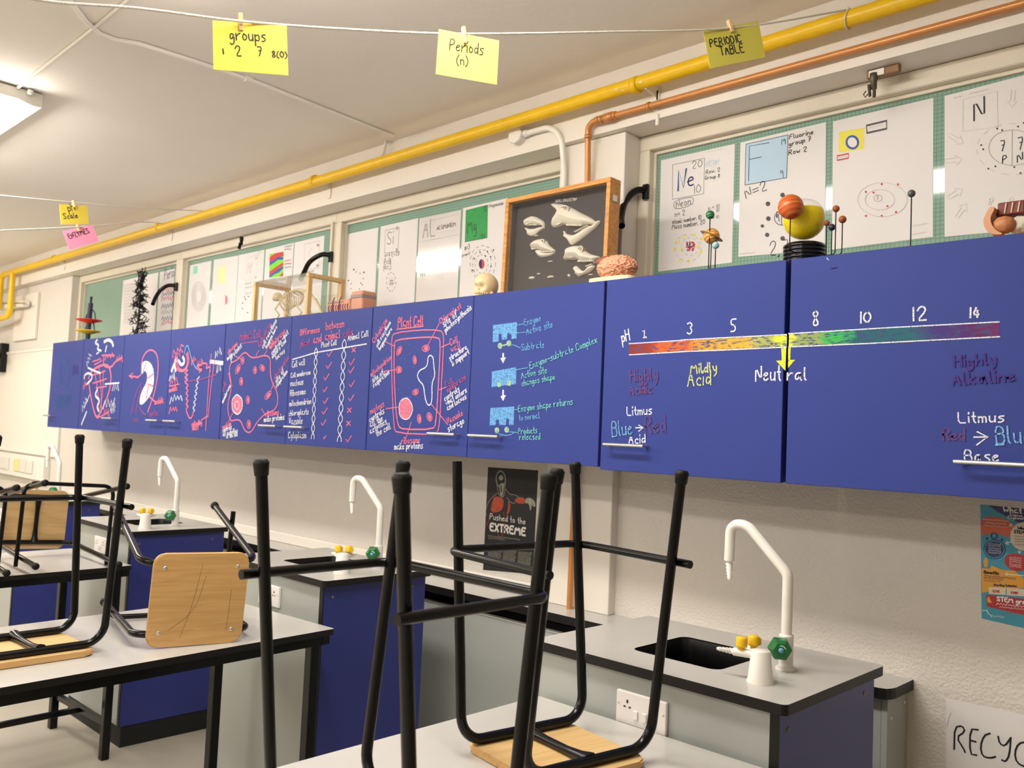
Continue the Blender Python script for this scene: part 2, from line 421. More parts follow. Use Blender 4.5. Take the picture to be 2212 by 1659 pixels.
# stop strip where the two sashes meet
MB().box(-3.80, -3.785, YWIN-0.012, YWIN, ZS+0.02, 1.05+ZC).build('stop_strip', M_frame, W3)
def stay(parent, pxs, y0, r=0.011):
    """black curved stay arm standing out from the frame"""
    p0 = on_y(*pxs[0], y0)
    pts = [p0]
    for i, p in enumerate(pxs[1:]):
        pts.append(on_y(p[0], p[1], y0-0.03*(i+1)))
    P = [Vector(p) for p in pts]; Q = []
    for i in range(len(P)-1):
        a = P[max(i-1, 0)]; b = P[i]; c = P[i+1]; d = P[min(i+2, len(P)-1)]
        for k in range(6):
            t = k/6; Q.append(0.5*((2*b)+(c-a)*t+(2*a-5*b+4*c-d)*t*t+(3*b-a-3*c+d)*t**3))
    Q.append(P[-1])
    mb = MB(); mb.tube(Q, r, 8)
    mb.rbox(p0.x-0.012, p0.x+0.012, y0-0.006, y0+0.008, p0.z-0.035, p0.z+0.02, 0.002, 1)
    mb.build('window_stay', M_black, parent)
stay(W1, [(1395, 410), (1372, 413), (1350, 437), (1342, 470), (1343, 488)], YWIN-0.01, 0.0125)
stay(W3, [(714, 552), (695, 550), (670, 565), (657, 588), (650, 604)], YWIN-0.01, 0.013)
stay(W4, [(380, 617), (362, 617), (346, 628), (336, 643), (330, 657)], YWIN-0.01, 0.013)
# catches under the beam
def catch(parent, px, big):
    p = on_y(px[0], px[1], 2.49)
    if big:
        MB().rbox(p.x-0.022, p.x+0.07, 2.475, 2.495, p.z+0.003, ZB, 0.002, 1).build('catch_block', mat('brown_block', (140, 104, 72), 0.6), parent)
        MB().rbox(p.x-0.014, p.x+0.03, 2.472, 2.476, p.z+0.004, ZB-0.004, 0.001, 1).build('catch_plate', M_white, parent)
    c = MB(); c.lathe([(0.0001, 0.035), (0.011, 0.033), (0.012, 0.015), (0.009, 0.01), (0.009, -0.012), (0.0001, -0.014)], 12, M=Matrix.Translation((p.x, 2.475, p.z-0.02)))
    c.tube([(p.x-0.012, 2.47, p.z-0.02), (p.x-0.006, 2.465, p.z-0.055)], 0.0045, 8); c.tube([(p.x+0.004, 2.47, p.z-0.03), (p.x+0.006, 2.465, p.z-0.06)], 0.005, 8)
    c.tube([(p.x-0.02, 2.47, p.z-0.035), (p.x-0.026, 2.468, p.z-0.045), (p.x-0.02, 2.466, p.z-0.055), (p.x-0.013, 2.468, p.z-0.046)], 0.0018, 6)
    c.build('window_catch', mat('dull_catch', (92, 84, 74), 0.45, 0.5) if big else M_black, parent)
catch(W1, (1892, 172), True)
catch(W3, (527, 518), False)

# ---- skirting of the left bay: surface boxing and small pipes in the far corner
bx_ = thing('service_boxing', 'pale boxed-in duct with small pipes beside the yellow drop pipes', 'duct', (-8.0, YW, 1.9))
a = on_y(30, 640, 2.46); b = on_y(78, 730, 2.46)
MB().rbox(a.x, b.x-0.1, 2.475, YW, b.z, 1.02+ZC, 0.004, 1).build('casing', M_trim, bx_)
MB().tube([on_y(5, 664, 2.43), on_y(56, 656, 2.43)], 0.03, 10).build('waste_pipe', M_white, bx_)
MB().tube([on_y(4, 655, 2.40), on_y(55, 655, 2.40)], 0.007, 8).build('rod', M_steel, bx_)

# ---- whiteboard on the far bay
wbx = thing('whiteboard', 'large whiteboard hanging on the wall beyond the wall cabinets', 'whiteboard', (-8.4, YW, 1.7))
zt = 0.535+ZC
MB().box(-9.2, -7.3, YW-0.012, YW, zt-0.85, zt-0.02).build('board', mat('whiteboard_face', (238, 232, 220), 0.18), wbx)
for bb in ((-9.22, -7.28, zt-0.02, zt), (-9.22, -7.28, zt-0.87, zt-0.85), (-7.3, -7.28, zt-0.85, zt-0.02), (-9.22, -9.2, zt-0.85, zt-0.02)):
    MB().rbox(bb[0], bb[1], YW-0.02, YW, bb[2], bb[3], 0.003, 1).build('frame_strip', M_white, wbx)
p = on_y(4, 770, 2.45)
br = thing('wall_bracket', 'black bracket at the left edge of the picture by the whiteboard', 'bracket', (p.x, YW, p.z))
MB().rbox(p.x-0.14, p.x+0.02, 2.43, YW, p.z-0.14, p.z+0.12, 0.01, 2).build('plate', M_black, br)
MB().tube([(p.x-0.05, 2.44, p.z+0.0), (p.x+0.13, 2.36, p.z+0.02), (p.x+0.17, 2.36, p.z+0.03)], 0.02, 10).build('arm', M_black, br)

# ---- dado socket trunking
q0 = on_y(95, 990, 2.45); q1 = on_y(90, 1040, 2.45)
tr = thing('socket_trunking', 'white dado trunking with power sockets below the whiteboard', 'trunking', (q0.x-1, YW, q1.z))
MB().rbox(-9.6, q0.x, 2.45, YW, q1.z, q0.z, 0.006, 2).build('body', M_white, tr)
M_plate = mat('socket_plate', (224, 218, 208), 0.35); M_plate2 = mat('yellowed_plate', (226, 216, 150), 0.4)
for pxa, pxb, mm in ((60, 72, M_plate), (46, 58, M_plate), (32, 44, M_plate2), (2, 20, M_plate)):
    a = on_y(pxa, 1000, 2.45); b = on_y(pxb, 1000, 2.45)
    fpl = MB().rbox(a.x, b.x, 2.438, 2.45, q1.z+0.045, q0.z-0.035, 0.003, 1).build('faceplate', mm, tr)

# ================================================================== CEILING LIGHTS
M_lamp = lamp_mat()
M_fix = mat('fixture_body', (214, 210, 200), 0.5)
def fixture_master():
    t = thing('ceiling_light', '', 'light', (0, 0, 0), 'fluorescent ceiling lights', keep=False)
    L = 1.5; hw = 0.15
    # body profile (across, down)
    prof = [(-hw, 0.0), (-hw, -0.055), (-0.11, -0.058), (-0.06, -0.045), (0.06, -0.045), (0.11, -0.058), (hw, -0.055), (hw, 0.0)]
    b = MB(); n = len(prof)
    vs_ = [(0, p[0], p[1]) for p in prof]+[(L, p[0], p[1]) for p in prof]
    b.add(vs_, [tuple(range(n)), tuple(range(2*n-1, n-1, -1))]+[(i, n+i, n+(i+1) % n, (i+1) % n) for i in range(n)])
    b.build('housing', M_fix, t)
    d = MB(); pr = []
    for k in range(11):
        an = math.pi*k/10; pr.append((-0.125*math.cos(an), -0.05-0.062*math.sin(an)))
    m = len(pr); vs_ = [(0.012, p[0], p[1]) for p in pr]+[(L-0.012, p[0], p[1]) for p in pr]
    d.add(vs_, [(i+1, i, m+i, m+i+1) for i in range(m-1)], 0, True); d.add(vs_, [tuple(range(m)), tuple(range(2*m-1, m-1, -1))])
    d.build('diffuser', M_lamp, t)
    for x in (0.25, L-0.25):
        MB().lathe([(0.012, -0.001), (0.012, 0.006)], 10, M=Matrix.Translation((x, 0, 0))).build('mount', M_fix, t)
    MB().lathe([(0.0001, -0.02), (0.012, -0.018), (0.012, 0)], 10, M=Matrix.Translation((L+0.01, 0.1, 0.0))).build('cable_gland', M_white, t)
    return t
lm = fixture_master()
LSPOTS = [(-5.385, 1.02, 'fluorescent ceiling light in view at the upper left corner')]
for x, y in ((-8.35, 1.02), (-2.40, 1.02)): LSPOTS.append((x, y, 'fluorescent ceiling light out of view in the row nearest the windows'))
for y in (-1.1, -3.3):
    for x in (-8.35, -5.4, -2.40): LSPOTS.append((x, y, 'fluorescent ceiling light out of view behind the camera'))
for i, (x, y, lb) in enumerate(LSPOTS):
    o = lm if i == 0 else copy_tree(lm)
    o.location = (x, y, ZCEIL-0.006); o['label'] = lb
    if i and y > 0: o['group'] = 'lights in the window row'
    elif i: o['group'] = 'lights behind the camera'

# ---- conduits on the ceiling
def zc(px, py): return on_z(px, py, ZCEIL-0.008)
cd = thing('ceiling_conduit', 'white cable conduit running across the ceiling towards the beam', 'conduit', (-3.05, 1.6, ZCEIL))
pts = [zc(*p) for p in ((120, -40), (150, 0), (185, 45), (215, 72), (250, 86), (300, 94), (420, 132), (545, 174), (700, 235), (850, 294))]
MB().tube(pts, 0.0085, 8).build('conduit', M_ceil, cd)
MB().lathe([(0.013, 0), (0.013, 0.03)], 10, M=Matrix.Translation(zc(545, 174)) @ Matrix.Rotation(math.pi/2, 4, 'X')).build('coupler', M_white, cd)
cd2 = thing('light_conduit', 'thin white conduit branching across the ceiling to the light fitting', 'conduit', (-3.5, 1.05, ZCEIL))
MB().tube([zc(30, 196), zc(200, 63), zc(290, -12)], 0.006, 8).build('conduit', M_ceil, cd2)
MB().tube([on_y(840, 306, 2.42)+Vector((0, -0.01, 0.02)), on_y(826, 336, 2.40)], 0.0075, 8).build('bracket_rod', M_trim, cd)

# ================================================================== PIPES
zy = 1.205+ZC; yy = 2.365
yp = thing('gas_pipe', 'long yellow gas pipe running under the ceiling along the beam', 'pipe', (-4, yy, zy))
x1 = on_y(3, 593, yy).x; x2 = on_y(28, 587, yy).x
main = [(0.6, yy, zy+0.012), (-1.0, yy, zy+0.008), (-2.2, yy, zy), (-3.7, yy, zy-0.005), (-5.4, yy, zy-0.005), (x2, yy, zy-0.005)]
MB().tube(main+fillet([(x2, yy, zy-0.005), (x1, yy, zy-0.005), (x1, yy, 0.9+ZC)], 0.06)[1:], 0.0245, 14).build('pipe', M_yellow, yp)
MB().tube(fillet([(x2, yy, zy-0.02), (x2, yy, 0.82+ZC), (x1-0.3, yy, 0.80+ZC)], 0.07), 0.0235, 14).build('drop_pipe', M_yellow, yp)
for px in (118, 345, 680, 1374):
    x = on_y(px, 590-px*0.295, yy).x
    ringm = MB(); ringm.lathe([(0.0245, -0.012), (0.029, -0.012), (0.029, 0.012), (0.0245, 0.012)], 16, M=Matrix.Translation((x, yy, zy)) @ Matrix.Rotation(math.pi/2, 4, 'Y'))
    rg = ringm.build('pipe_collar', M_yellow, yp)
    MB().tube([(x+0.04, yy, zy-0.02), (x+0.04, 2.426, zy-0.03)], 0.005, 8).build('bracket_pin', M_trim, yp)
    MB().rbox(x+0.03, x+0.052, 2.424, YB, zy-0.08, zy+0.0, 0.002, 1).build('bracket_plate', M_trim, yp)
fl = MB()
random.seed(5)
M_flake = mat('bare_primer', (226, 214, 196), 0.7)
for k in range(9):
    x = -1.72-random.random()*0.75; an = math.radians(random.uniform(200, 250)); zoff = 0.0252
    w = random.uniform(0.006, 0.02); ring = []
    for j in range(8):
        t = 2*math.pi*j/8; ring.append((x+w*math.cos(t)*random.uniform(0.6, 1), yy+zoff*math.cos(an+0.12*math.sin(t)), zy+0.003+zoff*math.sin(an+0.12*math.sin(t))))
    fl.add(ring, [tuple(range(8))])
stuff(fl.build('paint_chips', M_flake, yp))
zcop = 1.137+ZC; ycop = 2.405
xe = on_y(1270, 275, ycop).x
cp = thing('copper_pipe', 'copper pipe along the beam turning down the pillar behind the skull case', 'pipe', (xe, ycop, zcop))
MB().tube(fillet([(0.6, ycop, zcop), (xe, ycop, zcop), (xe-0.02, 2.442, zcop-0.25), (xe-0.028, 2.442, -0.61+ZC)], 0.035), 0.0112, 12).build('pipe', M_copper, cp)
RY = Matrix.Rotation(math.pi/2, 4, 'Y')
for x, w, rr in ((xe+0.045, 0.006, 0.0145), (xe+0.06, 0.006, 0.0145), (xe+0.095, 0.02, 0.0165), (xe+0.12, 0.007, 0.0145), (-1.735, 0.006, 0.0145)):
    MB().lathe([(0.011, -w), (rr, -w), (rr, w), (0.011, w)], 14, M=Matrix.Translation((x, ycop, zcop)) @ RY).build('fitting', M_copper, cp)
MB().lathe([(0.011, -0.006), (0.0145, -0.006), (0.0145, 0.006), (0.011, 0.006)], 14, M=Matrix.Translation((xe, ycop+0.004, zcop-0.05))).build('fitting', M_copper, cp)
for zz in (zcop+0.04, zcop-0.045): MB().rbox(-1.722, -1.708, 2.424, YB, zz-0.02, zz+0.02, 0.003, 1).build('clip', M_trim, cp)
# white plastic pipe with its box
b0 = on_y(1124, 296, YB)
wp = thing('white_conduit', 'white plastic pipe curving from a round box on the beam down the pillar', 'pipe', (b0.x, YB, b0.z))
MB().lathe([(0.036, 0), (0.036, 0.03), (0.033, 0.034), (0.0001, 0.034)], 8, M=Matrix.Translation((b0.x, YB, b0.z)) @ Matrix.Rotation(math.pi/2, 4, 'X'), smooth=False).build('junction_box', M_white, wp)
e1 = on_y(1209, 300, 2.412)
MB().tube(fillet([(b0.x+0.034, 2.415, b0.z), (e1.x, 2.415, b0.z), (e1.x, 2.445, ZB-0.1), (e1.x, 2.445, 0.55+ZC)], 0.085, 10), 0.0115, 12).build('pipe', M_white, wp)
MB().lathe([(0.0115, -0.02), (0.0145, -0.02), (0.0145, 0.0), (0.0115, 0.0)], 12, M=Matrix.Translation((b0.x+0.055, 2.415, b0.z)) @ RY).build('collar', M_white, wp)

# ================================================================== WALL CABINETS
YD = 2.14                                   # door faces
ZC0, ZC1 = -0.0874+ZC, 0.4908+ZC
FD = wall_frame(YD)
def sx(p0, p1):
    return (FD.px(p0)[0]+FD.px(p1)[0])/2
TOPS = [(115.4, 743.2), (179.7, 733.2), (271, 723.2), (371.4, 711.8), (489.5, 699.1), (632.3, 683), (806.2, 663.9), (1024.4, 639.5), (1307.7, 606.4), (1703.5, 558.5)]
BOTS = [(100.4, 924.2), (170, 927.6), (254.9, 934.3), (355.3, 939.3), (471.7, 947.3), (614.6, 957.3), (789.5, 970), (1007.6, 985.8), (1292, 1006.9), (1691.5, 1041)]
SEAM = [sx(a, b) for a, b in zip(TOPS, BOTS)]+[0.0]
SEAM[10] = SEAM[9]+0.61
DOORS = []
def cabinet(label, i0, i1, gap=0.003, dz=0.0, back=YW):
    x0, x1 = SEAM[i0], SEAM[i1]
    t = thing('wall_cabinet', label, 'cabinet', ((x0+x1)/2, YW, ZC0), 'blue wall cabinets in a row')
    z0 = ZC0-dz; cb = MB()
    cb.box(x0+gap, x1-gap, YD+0.02, back, z0+0.002, ZC1-0.003)
    cb.build('carcass', M_blue, t)
    hand = {0: 'l', 1: 'r', 2: 'r', 3: 'l', 4: 'r', 5: 'l', 6: 'r', 7: 'l', 8: 'l', 9: 'r'}
    for i in range(i0, i1):
        a = SEAM[i]+(gap if i == i0 else 0.0016); b = SEAM[i+1]-(gap if i == i1-1 else 0.0016)
        d = MB().rbox(a, b, YD, YD+0.018, z0, ZC1, 0.0012, 1).build('door', M_blue, t)
        zz = z0+0.078
        if hand[i] == 'r': xb = b-0.034; xa = xb-0.146
        else: xa = a+0.034; xb = xa+0.146
        if i == 0: xa, xb = a+0.008, a+0.14
        h = MB(); h.tube([(xa, YD-0.03, zz), (xb, YD-0.03, zz)], 0.0055, 10)
        h.tube([(xa+0.008, YD-0.03, zz), (xa+0.008, YD, zz)], 0.0045, 8); h.tube([(xb-0.008, YD-0.03, zz), (xb-0.008, YD, zz)], 0.0045, 8)
        h.build('handle', M_steel, d)
        DOORS.append(d)
    return t
cabinet('blue wall cabinet at the far end with a faint green chalk circle', 0, 1)
cabinet('blue wall cabinet with a red and white chalk heart', 1, 2)
cabinet('blue double wall cabinet with chalk kidney and nephron drawings', 2, 4)
cabinet('blue double wall cabinet with a chalk animal cell and a comparison table', 4, 6)
cabinet('blue double wall cabinet with a chalk plant cell and enzyme steps', 6, 8, back=2.425)
cabinet('blue wall cabinet with the acid half of a chalk pH scale', 8, 9, 0.007, 0.008)
cabinet('blue wall cabinet at the right with the alkaline half of a chalk pH scale', 9, 10, 0.007, 0.008)

# ---- chalk
CH = {'w': chalk('white_chalk', (226, 228, 238)), 'p': chalk('pink_chalk', (238, 126, 146)), 'f': chalk('faded_pink_chalk', (192, 96, 136), 0.6),
      'b': chalk('blue_chalk', (112, 172, 222), 0.7), 'g': chalk('green_chalk', (120, 200, 196), 0.7), 'y': chalk('yellow_chalk', (206, 214, 130), 0.7),
      'l': chalk('pale_lime_chalk', (166, 200, 160), 0.7), 'br': chalk('brown_chalk', (118, 74, 110), 0.55), 'v': chalk('violet_chalk', (92, 54, 130), 0.5), 't': chalk('faint_teal_chalk', (70, 120, 160), 0.55),
      'n': chalk('lime_chalk', (222, 236, 60), 0.8), 'lb': chalk('light_blue_chalk', (130, 180, 226), 0.7)}
class Board:
    """collects chalk strokes of one door by colour"""
    def __init__(s, door, cr):
        s.d = door; s.c = cr; s.m = {}
    def mb(s, k):
        if k not in s.m: s.m[k] = MB(); s.m[k].off = 0.00036*len(s.m)
        return s.m[k]
    def t(s, st, x0, y0, x1, y1, k='w', w=0.0032, hs=1.0):
        text(s.mb(k), FD, st, s.c(x0, y0), s.c(x1, y1), w, hs, jit=0.12)
    def l(s, pts, k='w', w=0.0034, it=0, closed=False):
        line(s.mb(k), FD, [s.c(*p) for p in pts], w, closed=closed, it=it)
    def e(s, cx, cy, rx, ry, rot=0, k='p', w=0.003):
        s.l(ell2(cx, cy, rx, ry, rot), k, w, 0, True)
    def fe(s, cx, cy, rx, ry, rot=0, k='p'):
        m = MB(); fill(m, FD, [s.c(*p) for p in ell2(cx, cy, rx, ry, rot)]); m.build('chalk_patch', CH[k], s.d)
    def fp(s, pts, k='b', it=0):
        m = MB(); fill(m, FD, [s.c(*p) for p in pts], it=it); m.build('chalk_shape', CH[k], s.d)
    def sq(s, x0, y0, x1, y1, k='w', w=0.003):
        squig(s.mb(k), FD, s.c(x0, y0), s.c(x1, y1), w, 0.5)
    def done(s):
        nm = {'w': 'white', 'p': 'pink', 'f': 'faded_pink', 'b': 'blue', 'g': 'green', 'y': 'yellow', 'l': 'pale_lime', 'br': 'brown', 'v': 'violet', 't': 'faint_teal', 'n': 'lime', 'lb': 'light_blue'}
        for k, m in s.m.items():
            stuff(m.build(nm[k]+'_chalk_marks', CH[k], s.d))
c4 = crop(0, 500, 2.989); c5 = crop(740, 500, 2.989); c6 = crop(1472, 500, 2.989); c7 = crop(480, 640, 4.609)
# door 1: faint circle
B = Board(DOORS[0], c4)
B.e(415, 920, 32, 85, 0, 't', 0.008)
for y in (1080, 1107, 1135): B.sq(360, y, 460, y-16, 't', 0.008)
B.sq(468, 880, 508, 872, 'v', 0.008); B.sq(470, 912, 508, 906, 'v', 0.008); B.done()
# door 2: heart
B = Board(DOORS[1], c4)
B.l([(572, 960), (585, 905), (640, 868), (692, 858), (714, 890), (720, 960), (700, 1060), (662, 1140), (628, 1212), (604, 1150), (585, 1050), (572, 960)], 'p', 0.014, 2)
B.l([(672, 800), (668, 870), (720, 880), (745, 840), (790, 815)], 'p', 0.012, 1); B.l([(660, 800), (740, 800)], 'p', 0.01)
for x0, y0, x1, y1 in ((610, 900, 640, 1150), (640, 880, 655, 1170), (668, 900, 650, 1140), (600, 980, 690, 950), (590, 930, 680, 900), (628, 1205, 700, 1165), (610, 860, 660, 830), (600, 840, 650, 820), (620, 1010, 690, 1000)):
    B.l([(x0, y0), ((x0+x1)/2+8, (y0+y1)/2), (x1, y1)], 'p', 0.008, 1)
B.l([(545, 950), (548, 925), (575, 912), (600, 930), (590, 960), (562, 985)], 'w', 0.014, 2); B.l([(570, 880), (610, 900), (650, 915)], 'w', 0.012, 1)
B.l([(630, 1020), (612, 1060), (650, 1090), (625, 1130), (640, 1160)], 'w', 0.016, 2); B.l([(680, 985), (770, 978)], 'w', 0.01)
B.l([(675, 712), (700, 698), (725, 712), (732, 738)], 'w', 0.02, 1); B.l([(630, 700), (612, 720), (645, 735), (625, 760), (655, 770)], 'w', 0.014, 2); B.l([(690, 740), (682, 775)], 'w', 0.014)
B.l([(580, 1055), (545, 1140)], 'w', 0.008); B.l([(560, 1165), (528, 1245)], 'w', 0.014); B.l([(640, 780), (625, 790)], 'w', 0.01)
B.sq(560, 860, 585, 790, 'w', 0.009); B.sq(532, 1150, 562, 1080, 'w', 0.009); B.sq(728, 1005, 768, 1000, 'w', 0.009); B.sq(668, 1115, 742, 1100, 'w', 0.01); B.sq(715, 1135, 745, 1125, 'w', 0.009); B.sq(718, 1160, 742, 1150, 'w', 0.008)
B.sq(680, 810, 735, 795, 'p', 0.01); B.sq(752, 830, 792, 810, 'p', 0.01); B.sq(540, 1010, 555, 980, 'p', 0.01); B.sq(672, 1172, 706, 1166, 'p', 0.01); B.done()
# door 3: kidney
B = Board(DOORS[2], c4)
B.l([(915, 870), (922, 810), (960, 762), (1005, 772), (1024, 830), (1020, 930), (1000, 1040), (975, 1110), (955, 1165)], 'p', 0.009, 2)
B.fp([(915, 850), (940, 832), (975, 848), (995, 900), (994, 985), (978, 1050), (930, 1112), (905, 1122), (900, 1090), (915, 1030), (948, 975), (952, 920), (934, 895), (915, 930)], 'w', 1)
B.l([(916, 850), (912, 945), (838, 932)], 'p', 0.009, 1); B.l([(858, 915), (832, 932), (856, 948)], 'p', 0.007)
for a_ in ((925, 905, 945, 850), (950, 950, 992, 920), (955, 985, 990, 1000), (960, 1000, 945, 1080), (965, 1065, 1000, 1098)): B.l([a_[:2], a_[2:]], 'p', 0.009)
B.l([(915, 980), (880, 1040), (865, 1110), (850, 1180)], 'f', 0.006, 1); B.l([(912, 1010), (892, 1080), (880, 1170)], 'f', 0.006, 1); B.l([(900, 1130), (915, 1160), (945, 1185)], 'f', 0.006, 1)
B.t('medulla', 1000, 1117, 1060, 1106, 'p', 0.006); B.t('cortex', 965, 1195, 1020, 1187, 'f', 0.005); B.sq(856, 1218, 895, 1212, 'f', 0.006); B.done()
# door 4: nephron
B = Board(DOORS[3], c4)
B.l([(1135, 900), (1128, 850), (1140, 830), (1158, 838), (1168, 862), (1188, 855), (1192, 830), (1182, 812)], 'w', 0.018, 2)
B.l([(1192, 790), (1200, 745), (1213, 735), (1222, 760), (1240, 830), (1262, 880), (1290, 895)], 'b', 0.008, 2)
for k in range(3): B.l([(1150-6*k, 820-4*k), (1150-8*k, 880+6*k), (1190, 900+6*k), (1215+6*k, 850), (1205+5*k, 790-6*k)], 'p', 0.006, 2)
sqz = [(1205+14*math.sin(i*1.9), 890+i*9) for i in range(10)]+[(1210+11*math.sin(i*2.2), 985+i*12) for i in range(15)]+[(1215, 1185), (1228, 1210), (1245, 1195), (1250, 1165)]
B.l(sqz, 'p', 0.008, 1)
B.l([(1250+10*math.sin(i*2.1)+i*1.6, 1165-i*12) for i in range(20)], 'w', 0.006, 1)
B.l([(1290+22*math.sin(i*1.7), 900-i*5+8*math.cos(i*2.3)) for i in range(10)]+[(1345, 850), (1330, 890), (1355, 870), (1360, 905)], 'p', 0.008, 1)
B.l([(1368, 790), (1352, 950), (1330, 1285)], 'p', 0.006); B.l([(1388, 830), (1365, 1000), (1345, 1200)], 'p', 0.006); B.l([(1300, 1220), (1345, 1190)], 'p', 0.006)
B.l([(1360, 840), (1438, 850)], 'w', 0.02); B.l([(1110, 900), (1140, 820)], 'w', 0.02); B.l([(1096, 1000), (1160, 985)], 'p', 0.006); B.l([(1216, 968), (1300, 955), (1400, 925)], 'f', 0.005)
B.sq(1115, 800, 1185, 730, 'p', 0.009); B.sq(1125, 825, 1180, 770, 'p', 0.009); B.sq(1238, 840, 1265, 820, 'p', 0.008); B.sq(1280, 860, 1310, 830, 'p', 0.008); B.sq(1390, 800, 1428, 770, 'w', 0.008); B.sq(1400, 885, 1425, 872, 'w', 0.008)
B.sq(1095, 945, 1130, 935, 'w', 0.009); B.sq(1098, 970, 1150, 958, 'p', 0.008); B.t('medulla', 1095, 1038, 1148, 1024, 'p', 0.006); B.sq(1098, 1085, 1178, 1066, 'w', 0.008); B.sq(1095, 1150, 1145, 1142, 'p', 0.008)
B.t('collecting', 1240, 1258, 1306, 1245, 'p', 0.006); B.t('duct', 1244, 1284, 1282, 1278, 'p', 0.006); B.done()
# door 5: animal cell
B = Board(DOORS[4], c7)
B.t('Animal Cell', 175, 440, 385, 405, 'f', 0.005); B.l([(180, 472), (360, 446)], 'f', 0.005)
B.l([(85, 660), (150, 640), (200, 575), (240, 556), (278, 602), (322, 615), (440, 583), (486, 620), (480, 760), (500, 862), (552, 950), (560, 1062), (520, 1142), (440, 1160), (350, 1250), (300, 1342), (265, 1362), (220, 1330), (190, 1242), (150, 1225), (90, 1247), (65, 1180), (55, 1080), (98, 920), (70, 750)], 'p', 0.006, 2, True)
for e_ in ((205, 640, 16, 35, 0), (160, 725, 19, 48, 20), (330, 735, 16, 34, 0), (402, 714, 22, 32, -30), (192, 848, 16, 37, 0), (460, 985, 22, 46, 35), (258, 1032, 17, 38, 0), (268, 1275, 19, 40, 0)):
    B.e(*e_, k='p', w=0.004); B.fe(e_[0], e_[1], e_[2]*0.6, e_[3]*0.65, e_[4], 'p')
B.fe(152, 1078, 50, 92, 0, 'p'); B.l([(152+54*math.cos(t*0.52)*(1+0.06*math.sin(t*3)), 1078+98*math.sin(t*0.52)*(1+0.06*math.sin(t*3))) for t in range(12)], 'w', 0.006, 2, True)
B.e(150, 1085, 22, 40, 0, 'w', 0.004)
for st, a_, k in (('ribosome', (65, 580, 155, 480), 'p'), ('make', (55, 640, 105, 590), 'w'), ('proteins', (90, 635, 198, 505), 'w'), ('Cytoplasm', (375, 505, 495, 285), 'f'), ('cell reactions', (410, 522, 548, 248), 'w'), ('happen here', (446, 522, 552, 310), 'w'),
                  ('Cell', (474, 520, 520, 468), 'p'), ('membrane', (488, 528, 632, 362), 'p'), ('controls what', (500, 585, 664, 372), 'w'), ('enters and', (506, 622, 640, 455), 'w'), ('leaves', (542, 636, 628, 560), 'w'),
                  ('mitochondrion', (528, 832, 668, 618), 'f'), ('site of', (545, 872, 622, 745), 'w'), ('respiration', (548, 912, 652, 760), 'w'), ('nucleus', (8, 1325, 92, 1280), 'p'), ('controls', (8, 1355, 98, 1318), 'w'),
                  ('all activities', (10, 1395, 156, 1358), 'w'), ('of the cell', (45, 1415, 156, 1390), 'w'), ('ribosome', (438, 1200, 566, 1176), 'p'), ('make proteins', (420, 1252, 620, 1226), 'w'), ('cell', (12, 950, 45, 880), 'f'), ('membrane', (12, 1065, 88, 895), 'w')):
    B.t(st, *a_, k=k, w=0.0045)
for a_ in ((340, 590, 370, 540), (425, 580, 455, 535), (485, 945, 520, 860), (395, 1120, 440, 1195), (110, 1160, 60, 1260), (135, 595, 200, 630)): B.l([a_[:2], a_[2:]], 'p', 0.004)
for k_ in range(8): B.l([(62+k_*4, 770+k_*18), (82+k_*3, 766+k_*18)], 'p', 0.004)
B.done()
# door 6: comparison table
B = Board(DOORS[5], c7)
for st, a_ in (('Differences', (780, 390, 970, 355)), ('between', (1035, 335, 1212, 305)), ('plant', (785, 500, 872, 485)), ('and', (910, 470, 988, 455)), ('animal', (1028, 440, 1172, 413)), ('cells', (1208, 410, 1302, 386))):
    B.t(st, *a_, k='f' if a_[1] > 480 or a_[0] > 1100 else 'p', w=0.0045)
for st, a_ in (('Plant Cell', (990, 512, 1142, 482)), ('Animal Cell', (1255, 443, 1458, 398)), ('Cell wall', (700, 712, 828, 682)), ('Cell membrane', (688, 812, 882, 776)), ('nucleus', (685, 895, 810, 878)), ('Ribosome', (680, 995, 834, 972)),
               ('mitochondrion', (673, 1096, 888, 1070)), ('chloroplasts', (668, 1190, 862, 1172)), ('Vacuole', (668, 1280, 802, 1270)), ('Cytoplasm', (662, 1412, 838, 1410))):
    B.t(st, *a_, k='w', w=0.0038, hs=1.15 if st in ('Vacuole', 'Cell wall') else 0.95)
B.l([(702, 630), (940, 560), (1440, 475)], 'w', 0.0055)
for (xa, ya, xb, yb, am) in ((940, 515, 905, 1418, 15), (1222, 430, 1170, 1445, 20)):
    for ph in (0, math.pi):
        B.l([(xa+(xb-xa)*i/72+am*math.sin(i*0.42*(1.0)+ph), ya+(yb-ya)*i/72) for i in range(73)], 'w', 0.0045)
for x, y, s_ in ((1075, 570, 1), (1065, 690, 1), (1040, 805, 1), (1027, 930, .8), (1032, 1042, .9), (1022, 1145, 1), (1012, 1260, .9), (1022, 1405, .5), (1293, 655, 1), (1290, 735, 1), (1295, 872, 1), (1287, 1015, 1), (1262, 1422, 1)):
    B.l([(x-26*s_, y+2*s_), (x-12*s_, y+30*s_), (x+26*s_, y-32*s_)], 'p', 0.0045)
for x, y in ((1312, 535), (1268, 1135), (1260, 1265)):
    B.l([(x-16, y-20), (x+18, y+20)], 'p', 0.0045); B.l([(x+20, y-22), (x-20, y+22)], 'p', 0.0045)
B.done()
